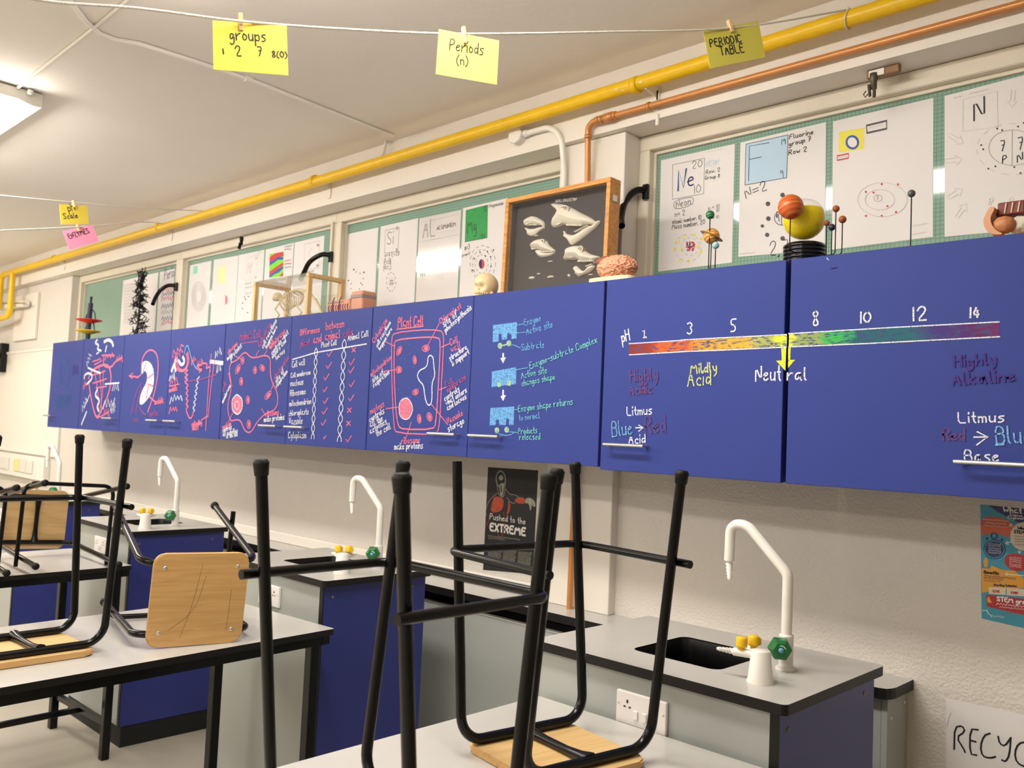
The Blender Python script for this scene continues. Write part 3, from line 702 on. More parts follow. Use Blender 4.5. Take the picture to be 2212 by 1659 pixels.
# door 7: plant cell
B = Board(DOORS[6], c5)
B.t('Plant Cell', 358, 618, 520, 606, 'p', 0.005, 1.2); B.l([(352, 632), (522, 612)], 'p', 0.005)
for st, a_, k in (('Cytoplasm', (205, 722, 292, 580), 'p'), ('cell reactions', (226, 750, 314, 592), 'w'), ('happen here', (244, 768, 322, 634), 'w'), ('mitochondrion', (188, 938, 316, 824), 'p'), ('site of', (198, 978, 268, 922), 'w'), ('respiration', (204, 1008, 304, 918), 'w'),
                  ('nucleus', (184, 1180, 272, 1128), 'p'), ('controls', (178, 1232, 272, 1172), 'w'), ('all the', (182, 1264, 262, 1222), 'w'), ('activities', (182, 1308, 288, 1240), 'w'), ('the cell', (222, 1324, 312, 1274), 'w'),
                  ('Chloroplast', (634, 598, 768, 492), 'p'), ('site of', (656, 616, 744, 546), 'w'), ('photosynthesis', (668, 652, 836, 500), 'w'), ('Cell', (698, 736, 746, 714), 'p'), ('wall', (706, 782, 764, 754), 'p'), ('structure', (696, 836, 804, 758), 'w'), ('& support', (712, 870, 820, 788), 'w'),
                  ('Cell', (670, 1012, 718, 984), 'f'), ('membrane', (682, 1040, 802, 950), 'f'), ('controls', (662, 1096, 758, 1030), 'w'), ('what enters', (674, 1124, 804, 1036), 'w'), ('and leaves', (680, 1156, 802, 1078), 'w'), ('Vacuole', (680, 1244, 778, 1186), 'p'), ('storage', (686, 1294, 788, 1236), 'w'),
                  ('ribosome', (382, 1372, 502, 1364), 'p'), ('make proteins', (338, 1408, 520, 1400), 'w')):
    B.t(st, *a_, k=k, w=0.0038 if k == 'w' else 0.0032)
B.l([(318, 690), (335, 655), (500, 636), (635, 636), (656, 670), (652, 780), (640, 1000), (628, 1270), (600, 1312), (350, 1302), (332, 1262), (318, 900)], 'p', 0.0045, 1, True)
B.l([(336, 730), (345, 700), (500, 684), (622, 682), (634, 720), (626, 900), (606, 1240), (585, 1278), (395, 1278), (360, 1258), (345, 1150), (334, 900)], 'p', 0.0055, 1, True)
for e_ in ((368, 770, 13, 30, 25), (540, 755, 23, 20, -15), (468, 830, 10, 26, -5), (365, 893, 19, 20, 0), (473, 1037, 20, 16, -40), (497, 1210, 12, 28, -5), (563, 1197, 16, 27, -15)):
    B.e(*e_, k='p', w=0.0035); B.fe(e_[0], e_[1], e_[2]*0.62, e_[3]*0.7, e_[4], 'p')
B.fe(408, 1145, 42, 66, 0, 'p'); B.l([(409+46*math.cos(t*0.628)*(1+0.07*math.cos(t*math.pi)), 1145+72*math.sin(t*0.628)) for t in range(10)], 'w', 0.004, 2, True)
B.l([(570, 797), (553, 810), (552, 850), (540, 880), (500, 895), (482, 930), (500, 970), (525, 990), (535, 1080), (550, 1120), (570, 1122), (581, 1080), (578, 980), (600, 930), (590, 860), (588, 815)], 'w', 0.005, 2, True)
for a_ in ((275, 710, 340, 742), (250, 905, 350, 893), (282, 1145, 366, 1133), (625, 595, 550, 740), (640, 746, 692, 725), (625, 1022, 668, 1006), (572, 1112, 680, 1246), (445, 1232, 408, 1342)): B.l([a_[:2], a_[2:]], 'p', 0.0035)
for k_ in range(26):
    x, y = random.uniform(355, 610), random.uniform(700, 1260); B.l([(x, y), (x+3, y+1)], 'b', 0.002)
B.done()
# door 8: enzyme steps
B = Board(DOORS[7], c5)
B.fp([(972, 605), (1127, 585), (1125, 690), (1092, 695), (1090, 655), (1065, 655), (1063, 695), (1030, 700), (1027, 660), (1008, 662), (1008, 710), (970, 715)], 'b')
B.fp([(965, 905), (1122, 875), (1120, 985), (963, 1005)], 'b')
B.fp([(955, 1140), (1110, 1130), (1105, 1250), (1075, 1250), (1075, 1210), (1058, 1210), (1055, 1250), (1012, 1250), (1010, 1215), (992, 1215), (990, 1250), (950, 1252)], 'b')
DF = FD
for (x, y) in ((1017, 738), (1074, 722), (997, 1283), (1060, 1280)): B.fe(x, y, 15, 19, 0, 'l')
for (x, y) in ((1012, 988), (1076, 980)):
    fill(B.mb('l'), FD, [c5(*p) for p in ell2(x, y, 14, 18)], lift=0.0008)
B.l([(1028, 738), (1062, 730)], 'l', 0.005)
for y0, y1 in ((785, 852), (1022, 1096)):
    B.fp([(1033, y0), (1042, y0), (1043, y1-38), (1056, y1-40), (1037, y1), (1019, y1-33), (1031, y1-36)], 'w')
for st, a_, k in (('Enzyme', (1175, 608, 1282, 578), 'b'), ('Active site', (1190, 665, 1358, 618), 'b'), ('Subtrate', (1157, 770, 1303, 750), 'b'), ('Enzyme-subtrate Complex', (1213, 888, 1646, 718), 'g'), ('Active site', (1157, 950, 1322, 914), 'g'), ('changes shape', (1160, 998, 1374, 955), 'g'),
                  ('Enzyme shape returns', (1137, 1166, 1488, 1116), 'g'), ('to normal', (1143, 1222, 1274, 1205), 'b'), ('Products', (1137, 1308, 1258, 1300), 'g'), ('released', (1145, 1346, 1277, 1344), 'g')):
    B.t(st, *a_, k=k, w=0.0028)
for pts in ([(1127, 605), (1170, 597)], [(1075, 660), (1182, 650)], [(1085, 732), (1110, 734), (1150, 752)], [(1125, 893), (1197, 880)], [(1108, 1152), (1130, 1150)], [(1072, 1293), (1130, 1298)], [(1010, 1305), (1050, 1318), (1090, 1312), (1108, 1300)]):
    B.l(pts, 'b', 0.0028)
B.done()
# doors 9 and 10: pH scale
def band_mat():
    m = bpy.data.materials.new('ph_band_chalk'); m.use_nodes = True; nt = m.node_tree; b = nt.nodes['Principled BSDF']; b.inputs['Roughness'].default_value = 0.95
    tc = nt.nodes.new('ShaderNodeTexCoord'); sp = nt.nodes.new('ShaderNodeSeparateXYZ'); nt.links.new(tc.outputs['Object'], sp.inputs[0])
    xa = FD.px(c5(1850, 760))[0]; xb = FD.px(c6(2055, 630))[0]
    mr = nt.nodes.new('ShaderNodeMapRange'); mr.inputs['From Min'].default_value = xa; mr.inputs['From Max'].default_value = xb; nt.links.new(sp.outputs['X'], mr.inputs['Value'])
    nz = nt.nodes.new('ShaderNodeTexNoise'); nz.inputs['Scale'].default_value = 40; nz.inputs['Detail'].default_value = 4; nt.links.new(tc.outputs['Object'], nz.inputs['Vector'])
    ad = nt.nodes.new('ShaderNodeMath'); ad.operation = 'MULTIPLY_ADD'; ad.inputs[1].default_value = 0.05; nt.links.new(nz.outputs['Fac'], ad.inputs[0]); nt.links.new(mr.outputs[0], ad.inputs[2])
    rp = nt.nodes.new('ShaderNodeValToRGB'); el = rp.color_ramp.elements
    stops = []
    def fx(p): return (FD.px(p)[0]-xa)/(xb-xa)+0.025
    for p, c in ((c5(1860, 760), (128, 48, 44)), (c5(2000, 760), (150, 56, 40)), (c5(2060, 760), (216, 96, 36)), (c6(40, 740), (206, 96, 44)), (c6(90, 740), (214, 140, 48)), (c6(300, 720), (206, 164, 54)), (c6(430, 715), (210, 172, 60)), (c6(470, 712), (172, 172, 96)), (c6(570, 710), (170, 176, 92)),
                 (c6(620, 708), (210, 216, 66)), (c6(720, 704), (214, 224, 62)), (c6(745, 702), (148, 162, 100)), (c6(885, 695), (140, 162, 98)), (c6(920, 690), (68, 178, 84)), (c6(1080, 682), (52, 168, 88)), (c6(1110, 680), (40, 92, 108)), (c6(1500, 660), (44, 100, 112)), (c6(1620, 650), (66, 58, 128)), (c6(1830, 640), (84, 48, 116)), (c6(1900, 636), (104, 40, 94)), (c6(2050, 630), (110, 44, 100))):
        stops.append((fx(p), c))
    el[0].position = max(0, stops[0][0]); el[0].color = lin(stops[0][1]); el[1].position = min(1, stops[-1][0]); el[1].color = lin(stops[-1][1])
    for ps, c in stops[1:-1]:
        e = el.new(min(max(ps, 0), 1)); e.color = lin(c)
    nz2 = nt.nodes.new('ShaderNodeTexNoise'); nz2.inputs['Scale'].default_value = 60; nz2.inputs['Detail'].default_value = 6
    mp = nt.nodes.new('ShaderNodeMapping'); mp.inputs['Scale'].default_value = (1, 1, 3.5); nt.links.new(tc.outputs['Object'], mp.inputs['Vector']); nt.links.new(mp.outputs[0], nz2.inputs['Vector'])
    r2 = nt.nodes.new('ShaderNodeValToRGB'); r2.color_ramp.elements[0].position = 0.36; r2.color_ramp.elements[1].position = 0.5
    nt.links.new(nz2.outputs['Fac'], r2.inputs['Fac'])
    nt.links.new(ad.outputs[0], rp.inputs['Fac'])
    mix = nt.nodes.new('ShaderNodeMix'); mix.data_type = 'RGBA'; mix.inputs['A'].default_value = lin((66, 76, 120)); nt.links.new(r2.outputs['Color'], mix.inputs['Factor']); nt.links.new(rp.outputs['Color'], mix.inputs['B'])
    nt.links.new(mix.outputs['Result'], b.inputs['Base Color']); return m
M_band = band_mat()
def band(door, pxs):
    mb = MB(); fill(mb, FD, pxs); mb.build('ph_colour_band', M_band, door)
xs9 = SEAM[9]
band(DOORS[8], [c5(1850, 727), c6(0, 703), c6(682, 668), c6(680, 746), c6(0, 775), c5(1852, 795)])
band(DOORS[9], [c6(695, 664), c6(1350, 623), c6(2052, 586), c6(2055, 678), c6(1200, 722), c6(693, 745)])
B = Board(DOORS[8], c6)
P9 = lambda x, y: (x-2189+1.0, y)            # crop five to crop six offset
def b5(st, x0, y0, x1, y1, k='w', w=0.0036, hs=1.0):
    text(B.mb(k), FD, st, c5(x0, y0), c5(x1, y1), w, hs, jit=0.1)
b5('pH', 1808, 716, 1856, 700, 'w', 0.004, 1.3)
line(B.mb('w'), FD, [c5(1940, 645), c5(1950, 638), c5(1950, 684), c5(1938, 686), c5(1963, 683)], 0.004)
B.t('3', 38, 665, 72, 663, 'w', 0.004, 1.0); B.t('5', 320, 646, 352, 644, 'w', 0.004, 1.1)
B.t('Mildly', 60, 920, 228, 905, 'y', 0.004, 0.9); B.t('Acid', 42, 998, 190, 988, 'y', 0.004)
b5('Highly', 1860, 972, 2036, 955, 'br', 0.005, 1.0); b5('Acidic', 1856, 1056, 1998, 1042, 'br', 0.005)
b5('Litmus', 1838, 1188, 1998, 1179, 'w', 0.0035, 0.85); b5('Blue', 1745, 1326, 1872, 1312, 'lb', 0.0036, 1.25); b5('Red', 1960, 1306, 2086, 1296, 'br', 0.005, 1.2); b5('Acid', 1850, 1370, 1955, 1365, 'w', 0.0036, 0.8)
line(B.mb('w'), FD, [c5(1893, 1268), c5(1942, 1266)], 0.0034); line(B.mb('w'), FD, [c5(1914, 1250), c5(1942, 1266), c5(1914, 1290)], 0.0034)
B.t('Neut', 480, 966, 640, 962, 'w', 0.0042, 1.15)
for pts in ([(0, 701), (200, 690), (680, 666)], [(0, 776), (240, 768), (678, 747)]): B.l(pts, 'w', 0.003)
line(B.mb('w'), FD, [c5(1850, 725), c5(2212, 702)], 0.003); line(B.mb('w'), FD, [c5(1852, 797), c5(2212, 776)], 0.003)
B.fp([(645, 750), (678, 748), (672, 900), (612, 835), (648, 832)], 'n')
B.done()
B = Board(DOORS[9], c6)
B.fp([(690, 748), (706, 748), (703, 830), (735, 828), (688, 882)], 'n')
for st, a_, h_ in (('8', (850, 612, 888, 608), 1.2), ('10', (1148, 592, 1222, 588), 0.8), ('12', (1485, 578, 1580, 572), 0.8), ('14', (1857, 556, 1920, 554), 0.9)): B.t(st, *a_, k='w', w=0.0042, hs=h_)
B.t('ral', 685, 960, 805, 960, 'w', 0.0042, 0.9)
for pts in ([(693, 660), (1350, 621), (2052, 584)], [(692, 746), (1200, 724), (2055, 680)]): B.l(pts, 'w', 0.003)
B.t('Litmus', 1790, 1236, 2085, 1230, 'w', 0.0034, 0.75); B.t('Red', 1690, 1346, 1826, 1352, 'br', 0.005); B.t('Blue', 2035, 1372, 2262, 1362, 'lb', 0.0036, 1.1); B.l([(2030, 1379), (2085, 1376)], 'lb', 0.0034)
B.l([(1890, 1328), (1978, 1326)], 'w', 0.0036); B.l([(1912, 1294), (1978, 1326), (1908, 1378)], 'w', 0.0036)
B.t('Base', 1832, 1490, 2048, 1488, 'w', 0.0034, 0.95); B.l([(1825, 1502), (1868, 1498)], 'b', 0.004)
B.t('Highly', 1762, 872, 2030, 855, 'v', 0.005, 0.8); B.t('Alkaline', 1752, 992, 2150, 965, 'v', 0.005, 0.8)
B.l([(940, 172), (952, 185)], 'w', 0.002); B.l([(965, 237), (1000, 232)], 'v', 0.003); B.done()

# ================================================================== BENCHES ALONG THE WALL
K = 0.842                                   # furniture below is drawn in units of 1/K metres, then set to size
ZO = ZC/K; ZBT = -0.6+ZO; YBK = 2.55        # bench tops and backs, in those units
def sized(o, f=(1, 1, 1)):
    o.location = Vector(o.location)*K; o.scale = (K*f[0], K*f[1], K*f[2]); return o
def oz(px, py, z):
    d = ray(px, py); return Vector((0, 0, ZO))+d*((z-ZO)/d.z)
M_socket = mat('socket_white', (232, 226, 222), 0.35)
M_slot = mat('socket_slot', (40, 38, 38), 0.6)
def socket(fr_x, y, z, label, w=0.15, h=0.086, parent_group='twin sockets on the bench fronts'):
    t = thing('power_socket', label, 'socket', (fr_x, y, z-h/2), parent_group, keep=False)
    MB().rbox(-w/2, w/2, -0.012, 0, 0, h, 0.003, 2).build('plate', M_socket, t)
    for s_ in (-1, 1):
        MB().rbox(s_*0.014-0.007, s_*0.014+0.007, -0.016, -0.011, h*0.22, h*0.5, 0.0015, 1).build('switch', M_socket, t)
        sl = MB(); cx = s_*0.043
        sl.box(cx-0.012, cx-0.005, -0.0125, -0.0118, h*0.52, h*0.57); sl.box(cx+0.005, cx+0.012, -0.0125, -0.0118, h*0.52, h*0.57); sl.box(cx-0.003, cx+0.003, -0.0125, -0.0118, h*0.66, h*0.76)
        stuff(sl.build('outlet', M_slot, t))
        MB().lathe([(0.003, 0), (0.003, 0.0008)], 8, M=Matrix.Translation((s_*(w/2-0.008), -0.012, h*0.6)) @ Matrix.Rotation(math.pi/2, 4, 'X')).build('screw', M_steel, t)
    return sized(t)
def round_rect(x0, x1, y0, y1, r, n=4):
    out = []
    for cx, cy, a0 in ((x1-r, y1-r, 0), (x0+r, y1-r, 90), (x0+r, y0+r, 180), (x1-r, y0+r, 270)):
        for k in range(n+1):
            a = math.radians(a0+90*k/n); out.append((cx+r*math.cos(a), cy+r*math.sin(a)))
    return out
def bench(xr, yf, label, glabel, i, w=0.80):
    xl = xr-w
    t = thing('lab_bench', label, 'bench', ((xl+xr)/2, (yf+YBK)/2, 0), 'lab benches along the window wall')
    # worktop with a cut-out for the sink
    sx0, sx1, sy0, sy1 = xr-0.55, xr-0.265, yf+0.145, min(yf+0.425, YBK-0.1)
    outer = round_rect(xl, xr, yf, YBK-0.001, 0.018, 4); inner = round_rect(sx0, sx1, sy0, sy1, 0.03, 4); n = len(outer); wt = MB()
    def ring(a, b, mi, flip=False):
        s0 = len(wt.v); wt.v += [tuple(p) for p in a]+[tuple(p) for p in b]
        for k in range(n):
            l = (k+1) % n; f = (s0+k, s0+l, s0+n+l, s0+n+k)
            wt.f.append(f[::-1] if flip else f); wt.mi.append(mi); wt.sm.append(False)
    z0, z1 = ZBT-0.026, ZBT
    ring([(p[0], p[1], z1) for p in outer], [(p[0], p[1], z1) for p in inner], 0)
    ring([(p[0], p[1], z0) for p in outer], [(p[0], p[1], z1) for p in outer], 1)
    ring([(p[0], p[1], z0) for p in outer], [(p[0], p[1], z0) for p in inner], 1, True)
    ring([(p[0], p[1], z0) for p in inner], [(p[0], p[1], z1) for p in inner], 1, True)
    wt.build('worktop', [M_top, M_edge], t)
    sk = MB(); ii = round_rect(sx0+0.004, sx1-0.004, sy0+0.004, sy1-0.004, 0.028, 4); oo = round_rect(sx0+0.03, sx1-0.03, sy0+0.03, sy1-0.03, 0.03, 4)
    vs_ = [(p[0], p[1], z1-0.004) for p in ii]+[(p[0], p[1], z1-0.15) for p in oo]
    sk.add(vs_, [(k, n+k, n+(k+1) % n, (k+1) % n) for k in range(n)]+[tuple(range(n, 2*n))], 0, True)
    sk.build('sink', M_sink, t)
    ph = 0.11
    MB().box(xl+0.02, xr-0.045, yf+0.03, YBK-0.002, ph, z0-0.2).build('carcass', M_panel, t)
    MB().box(xl+0.02, xl+0.04, yf+0.03, YBK-0.002, z0-0.2, z0).build('left_panel', M_panel, t)
    MB().rbox(xl+0.02, xr-0.045, yf+0.018, yf+0.03, ph, z0-0.001, 0.001, 1).build('front_panel', M_panel, t)
    sd = MB(); sd.rbox(xr-0.044, xr-0.022, yf+0.016, YBK-0.02, ph, z0-0.001, 0.001, 1, 0); sp_ = sd.build('side_panel', M_bluepanel, t)
    MB().box(xr-0.045, xr-0.0215, yf+0.012, yf+0.017, ph, z0-0.001).build('edge_strip', M_edge, sp_)
    for yy_, zz_ in ((yf+0.06, z0-0.045), (YBK-0.09, z0-0.04)):
        MB().lathe([(0.0065, 0), (0.006, 0.0015), (0.0001, 0.002)], 10, M=Matrix.Translation((xr-0.022, yy_, zz_)) @ RY).build('screw', mat('dull_screw', (120, 100, 84), 0.5, 0.4), sp_)
    MB().box(xl+0.03, xr-0.03, yf+0.03, YBK-0.002, 0, ph).build('plinth', M_dark, t)
    socket(xr-0.41, yf+0.018, ZBT-0.117, glabel, 0.16)
    return sized(t)
BX = [(-0.963, 1.955), (-2.894, 1.995), (-4.665, 1.985), (-6.47, 1.985)]
bl = ['pale grey lab bench with black sink nearest the right of the picture', 'lab bench with blue side panel behind the two nearest upturned stools', 'lab bench with blue side panel behind the stool lying on its side', 'farthest lab bench half hidden behind the stools at the far left']
sl_ = ['white twin power socket on the front of the nearest lab bench', 'white twin power socket above the left table corner', 'white twin power socket seen past the black stool legs at the left', 'white twin power socket on the farthest bench']
BEN = [bench(x, y, bl[i], sl_[i], i) for i, (x, y) in enumerate(BX)]
# service shelf along the wall behind the benches
ZSH = -0.61+ZC; xe_ = on_y(1973, 1485, YW).x
t = thing('wall_shelf', 'long narrow grey shelf with black edge along the wall behind the benches', 'shelf', (-4, 2.42, 0))
prof = [(-7.6, YW-0.001), (-7.6, 2.335), (xe_-0.03, 2.335), (xe_-0.012, 2.342), (xe_-0.004, 2.358), (xe_, 2.375), (xe_, YW-0.001)]
wt = MB(); wt.prism(Frame((0, 0, ZSH-0.028), (1, 0, 0), (0, 1, 0)), prof, 0, 0.028, 1); wt.mi[1] = 0; wt.build('shelf_top', [M_top, M_edge], t)
for k in range(6):
    xa = -7.0+k*1.02; xb = min(xa+1.017, xe_-0.03)
    MB().rbox(xa, xb, 2.372, 2.388, 0.0, ZSH-0.076, 0.001, 1).build('service_panel', M_panel, t)
    MB().box(xa, xb, 2.370, 2.392, ZSH-0.076, ZSH-0.072).build('panel_lip', M_white, t)
MB().box(-7.0, xe_-0.03, 2.45, 2.46, ZSH-0.3, ZSH-0.029).build('gap_shade', M_dark, t)  # near-black sheet painted in for the shade of the open gap under the shelf
MB().rbox(-1.02, xe_-0.031, 2.362, 2.369, 0.0, ZSH-0.0285, 0.001, 1).build('end_front', M_panel, t)
ep = MB().rbox(xe_-0.03, xe_-0.014, 2.36, YW-0.002, 0.0, ZSH-0.0285, 0.001, 1).build('end_panel', M_panel, t)
for yy_, zz_ in ((2.385, ZSH-0.085), (2.48, ZSH-0.06)): MB().lathe([(0.006, 0), (0.005, 0.002), (0.0001, 0.003)], 10, M=Matrix.Translation((xe_-0.014, yy_, zz_)) @ RY).build('screw', M_steel, ep)
MB().rbox(-7.0, -2.19, YW-0.013, YW-0.001, ZSH, ZSH+0.05, 0.004, 1).build('upstand', M_trim, t)

# ---- swan-neck water taps and gas taps
def barbs(mb, p0, d, n=5, r=0.0075, L=0.035, mi=0):
    """hose nozzle with ridges along d"""
    z = Vector(d).normalized(); a = Vector((0, 0, 1)) if abs(z.z) < 0.9 else Vector((1, 0, 0)); x = a.cross(z).normalized(); y = z.cross(x)
    Mx = Matrix(((x.x, y.x, z.x, p0[0]), (x.y, y.y, z.y, p0[1]), (x.z, y.z, z.z, p0[2]), (0, 0, 0, 1)))
    prof = [(r*1.15, -0.006), (r*1.15, 0)]
    for k in range(n):
        f = 1-0.45*k/n; prof += [(r*f*1.12, L*k/n), (r*f*0.72, L*(k+0.85)/n)]
    prof.append((r*0.4, L)); mb.lathe(prof, 12, mi, Mx)
def water_tap():
    t = thing('water_tap', '', 'tap', (0, 0, 0), 'white swan-neck taps', keep=False)
    b = MB(); b.lathe([(0.027, 0), (0.027, 0.006), (0.021, 0.009), (0.019, 0.012), (0.019, 0.088), (0.0195, 0.092), (0.013, 0.094)], 20); b.build('base', M_white, t)
    s_ = MB(); path = fillet([(0, 0, 0.085), (0, 0, 0.262), (-0.085, 0, 0.352), (-0.178, 0, 0.415), (-0.178, 0, 0.255)], 0.055, 8)
    pth = [(0, 0, 0.085), (0, 0, 0.225)]+[tuple(v) for v in fillet([(0, 0, 0.225), (0, 0, 0.255), (-0.13, 0, 0.372)], 0.05, 6)][1:-1]+[tuple(v) for v in fillet([(-0.02, 0, 0.273), (-0.125, 0, 0.375), (-0.178, 0, 0.372), (-0.18, 0, 0.268)], 0.05, 8)][1:]
    s_.tube(pth, 0.0142, 14); sp = s_.build('spout', M_white, t)
    nz = MB(); barbs(nz, (-0.18, 0, 0.268), (0.06, 0, -1), 6, 0.0105, 0.055); nz.build('nozzle', M_white, sp)
    h = MB(); MX = Matrix.Translation((-0.012, -0.018, 0.06)) @ Matrix.Rotation(math.radians(90), 4, 'X') @ Matrix.Rotation(math.radians(35), 4, 'Y')
    h.lathe([(0.010, -0.005), (0.012, 0.008)], 12, 0, MX); h.build('valve_stem', M_white, t)
    k = MB(); k.lathe([(0.022, 0.006), (0.032, 0.012), (0.029, 0.036), (0.02, 0.0425), (0.0001, 0.043)], 6, 0, MX, False); kn = k.build('tap_knob', M_green, t)
    d = MB(); d.lathe([(0.007, 0.043), (0.007, 0.0445), (0.0001, 0.0446)], 12, 0, MX); d.build('knob_disc', mat('blue_disc', (120, 170, 215), 0.5), kn)
    m_ = MB(); m_.tube([MX @ Vector((0.012*math.cos(a/6), 0.012*math.sin(a/6), 0.0425)) for a in range(2, 12)], 0.0013, 6); m_.build('knob_mark', M_white, kn)
    return t
def gas_tap():
    t = thing('gas_tap', '', 'tap', (0, 0, 0), 'twin gas taps with yellow handles', keep=False)
    b = MB(); b.lathe([(0.034, 0), (0.034, 0.003), (0.031, 0.012), (0.024, 0.078), (0.022, 0.081), (0.0001, 0.082)], 24); b.build('turret', M_white, t)
    for an, in ((math.radians(192),), (math.radians(140),)):
        d = Vector((math.cos(an), math.sin(an), 0)); p = d*0.02+Vector((0, 0, 0.066))
        a_ = MB(); a_.tube([p, p+d*0.05], 0.0105, 12); barbs(a_, p+d*0.05, d, 5, 0.0085, 0.045); ar = a_.build('outlet', M_white, t)
        k = MB(); q_ = p+d*0.03; k.lathe([(0.008, 0.005), (0.008, 0.014), (0.014, 0.015), (0.015, 0.02), (0.014, 0.022), (0.015, 0.026), (0.014, 0.028), (0.015, 0.036), (0.012, 0.04), (0.0001, 0.041)], 14, 0, Matrix.Translation(q_))
        k.rbox(-0.003, 0.003, -0.02, 0.0, 0.016, 0.034, 0.001, 1, 0, Matrix.Translation(q_) @ Matrix.Rotation(an, 4, 'Z')); k.build('gas_knob', M_tapyellow, ar)
    return t
wt0, gt0 = water_tap(), gas_tap()
WTP = [(1697, 1446), (816, 1224), (378, 1136)]; GTP = [(1642, 1474), (738, 1238), (313, 1142)]
wl = ['white swan-neck water tap with green knob on the nearest bench', 'white swan-neck water tap with green knob on the bench behind the nearest stools', 'white swan-neck water tap on the bench behind the stool lying on its side', 'farthest white swan-neck water tap below the whiteboard']
gl_ = ['white gas tap with two yellow knobs on the nearest bench', 'white gas tap with two yellow knobs partly behind a black stool rail', 'white gas tap with yellow knobs on the bench behind the tipped stool', 'farthest gas tap with a yellow knob seen above the tipped stool at far left']
for i in range(4):
    a = wt0 if i == 0 else copy_tree(wt0); b = gt0 if i == 0 else copy_tree(gt0)
    if i < 3: pa = oz(*WTP[i], ZBT); pb = oz(*GTP[i], ZBT)
    else: pa = Vector((BX[3][0]-0.17, 2.29, ZBT)); pb = Vector((BX[3][0]-0.14, 2.11, ZBT))
    pa.z = pb.z = ZBT
    a.location = pa; b.location = pb; sized(a); sized(b); a['label'] = wl[i]; b['label'] = gl_[i]
    if i: a.rotation_euler.z = math.radians(8); b.rotation_euler.z = math.radians([0, -25, -12, -5][i])

# ================================================================== TABLES AND STOOLS
ZT = -0.755+ZO
def table():
    t = thing('lab_table', '', 'table', (0, 0, 0), 'grey lab tables on black frames', keep=False)
    W, L = 0.74, 1.25
    o = round_rect(-W, 0, -L, 0, 0.008, 2); tp = MB(); tp.prism(Frame((0, 0, ZT-0.022), (1, 0, 0), (0, 1, 0)), o, 0, 0.022, 1); tp.mi[1] = 0; tp.build('table_top', [M_top, M_edge], t)
    i = 0.012; zr0, zr1 = ZT-0.056, ZT-0.0225
    for a in ((-W+i, -i, -0.035-i, -i), (-W+i, -i, -L+i, -L+0.035+i), (-W+i, -W+i+0.035, -L+0.05, -0.05), (-i-0.035, -i, -L+0.05, -0.05)):
        MB().box(a[0], a[1], a[2], a[3], zr0, zr1).build('rail', M_black, t)
    for x in (-W+0.035, -0.035-0.04):
        for y in (-0.035-0.04, -L+0.035):
            MB().rbox(x, x+0.04, y, y+0.04, 0.0, zr0, 0.004, 2).build('leg', M_black, t)
    for y in (-0.06, -L+0.05): MB().rbox(-W+0.07, -0.07, y, y+0.03, 0.16, 0.19, 0.003, 1).build('stretcher', M_black, t)
    MB().rbox(-W/2-0.015, -W/2+0.015, -L+0.08, -0.06, 0.161, 0.189, 0.003, 1).build('stretcher', M_black, t)
    return t
tb = table()
TS = [(-0.985, 1.952, 0.0, 'nearest grey lab table under the two upturned stools'), (-2.771, 1.968, 4.0, 'grey lab table at the left holding an upturned and a tipped stool'), (-4.535, 1.95, 3.0, 'farthest grey lab table with stools lying on their sides')]
for i, (x, y, a, lb) in enumerate(TS):
    o = tb if i == 0 else copy_tree(tb)
    o.location = (x, y, 0); sized(o); o.rotation_euler.z = math.radians(a); o['label'] = lb

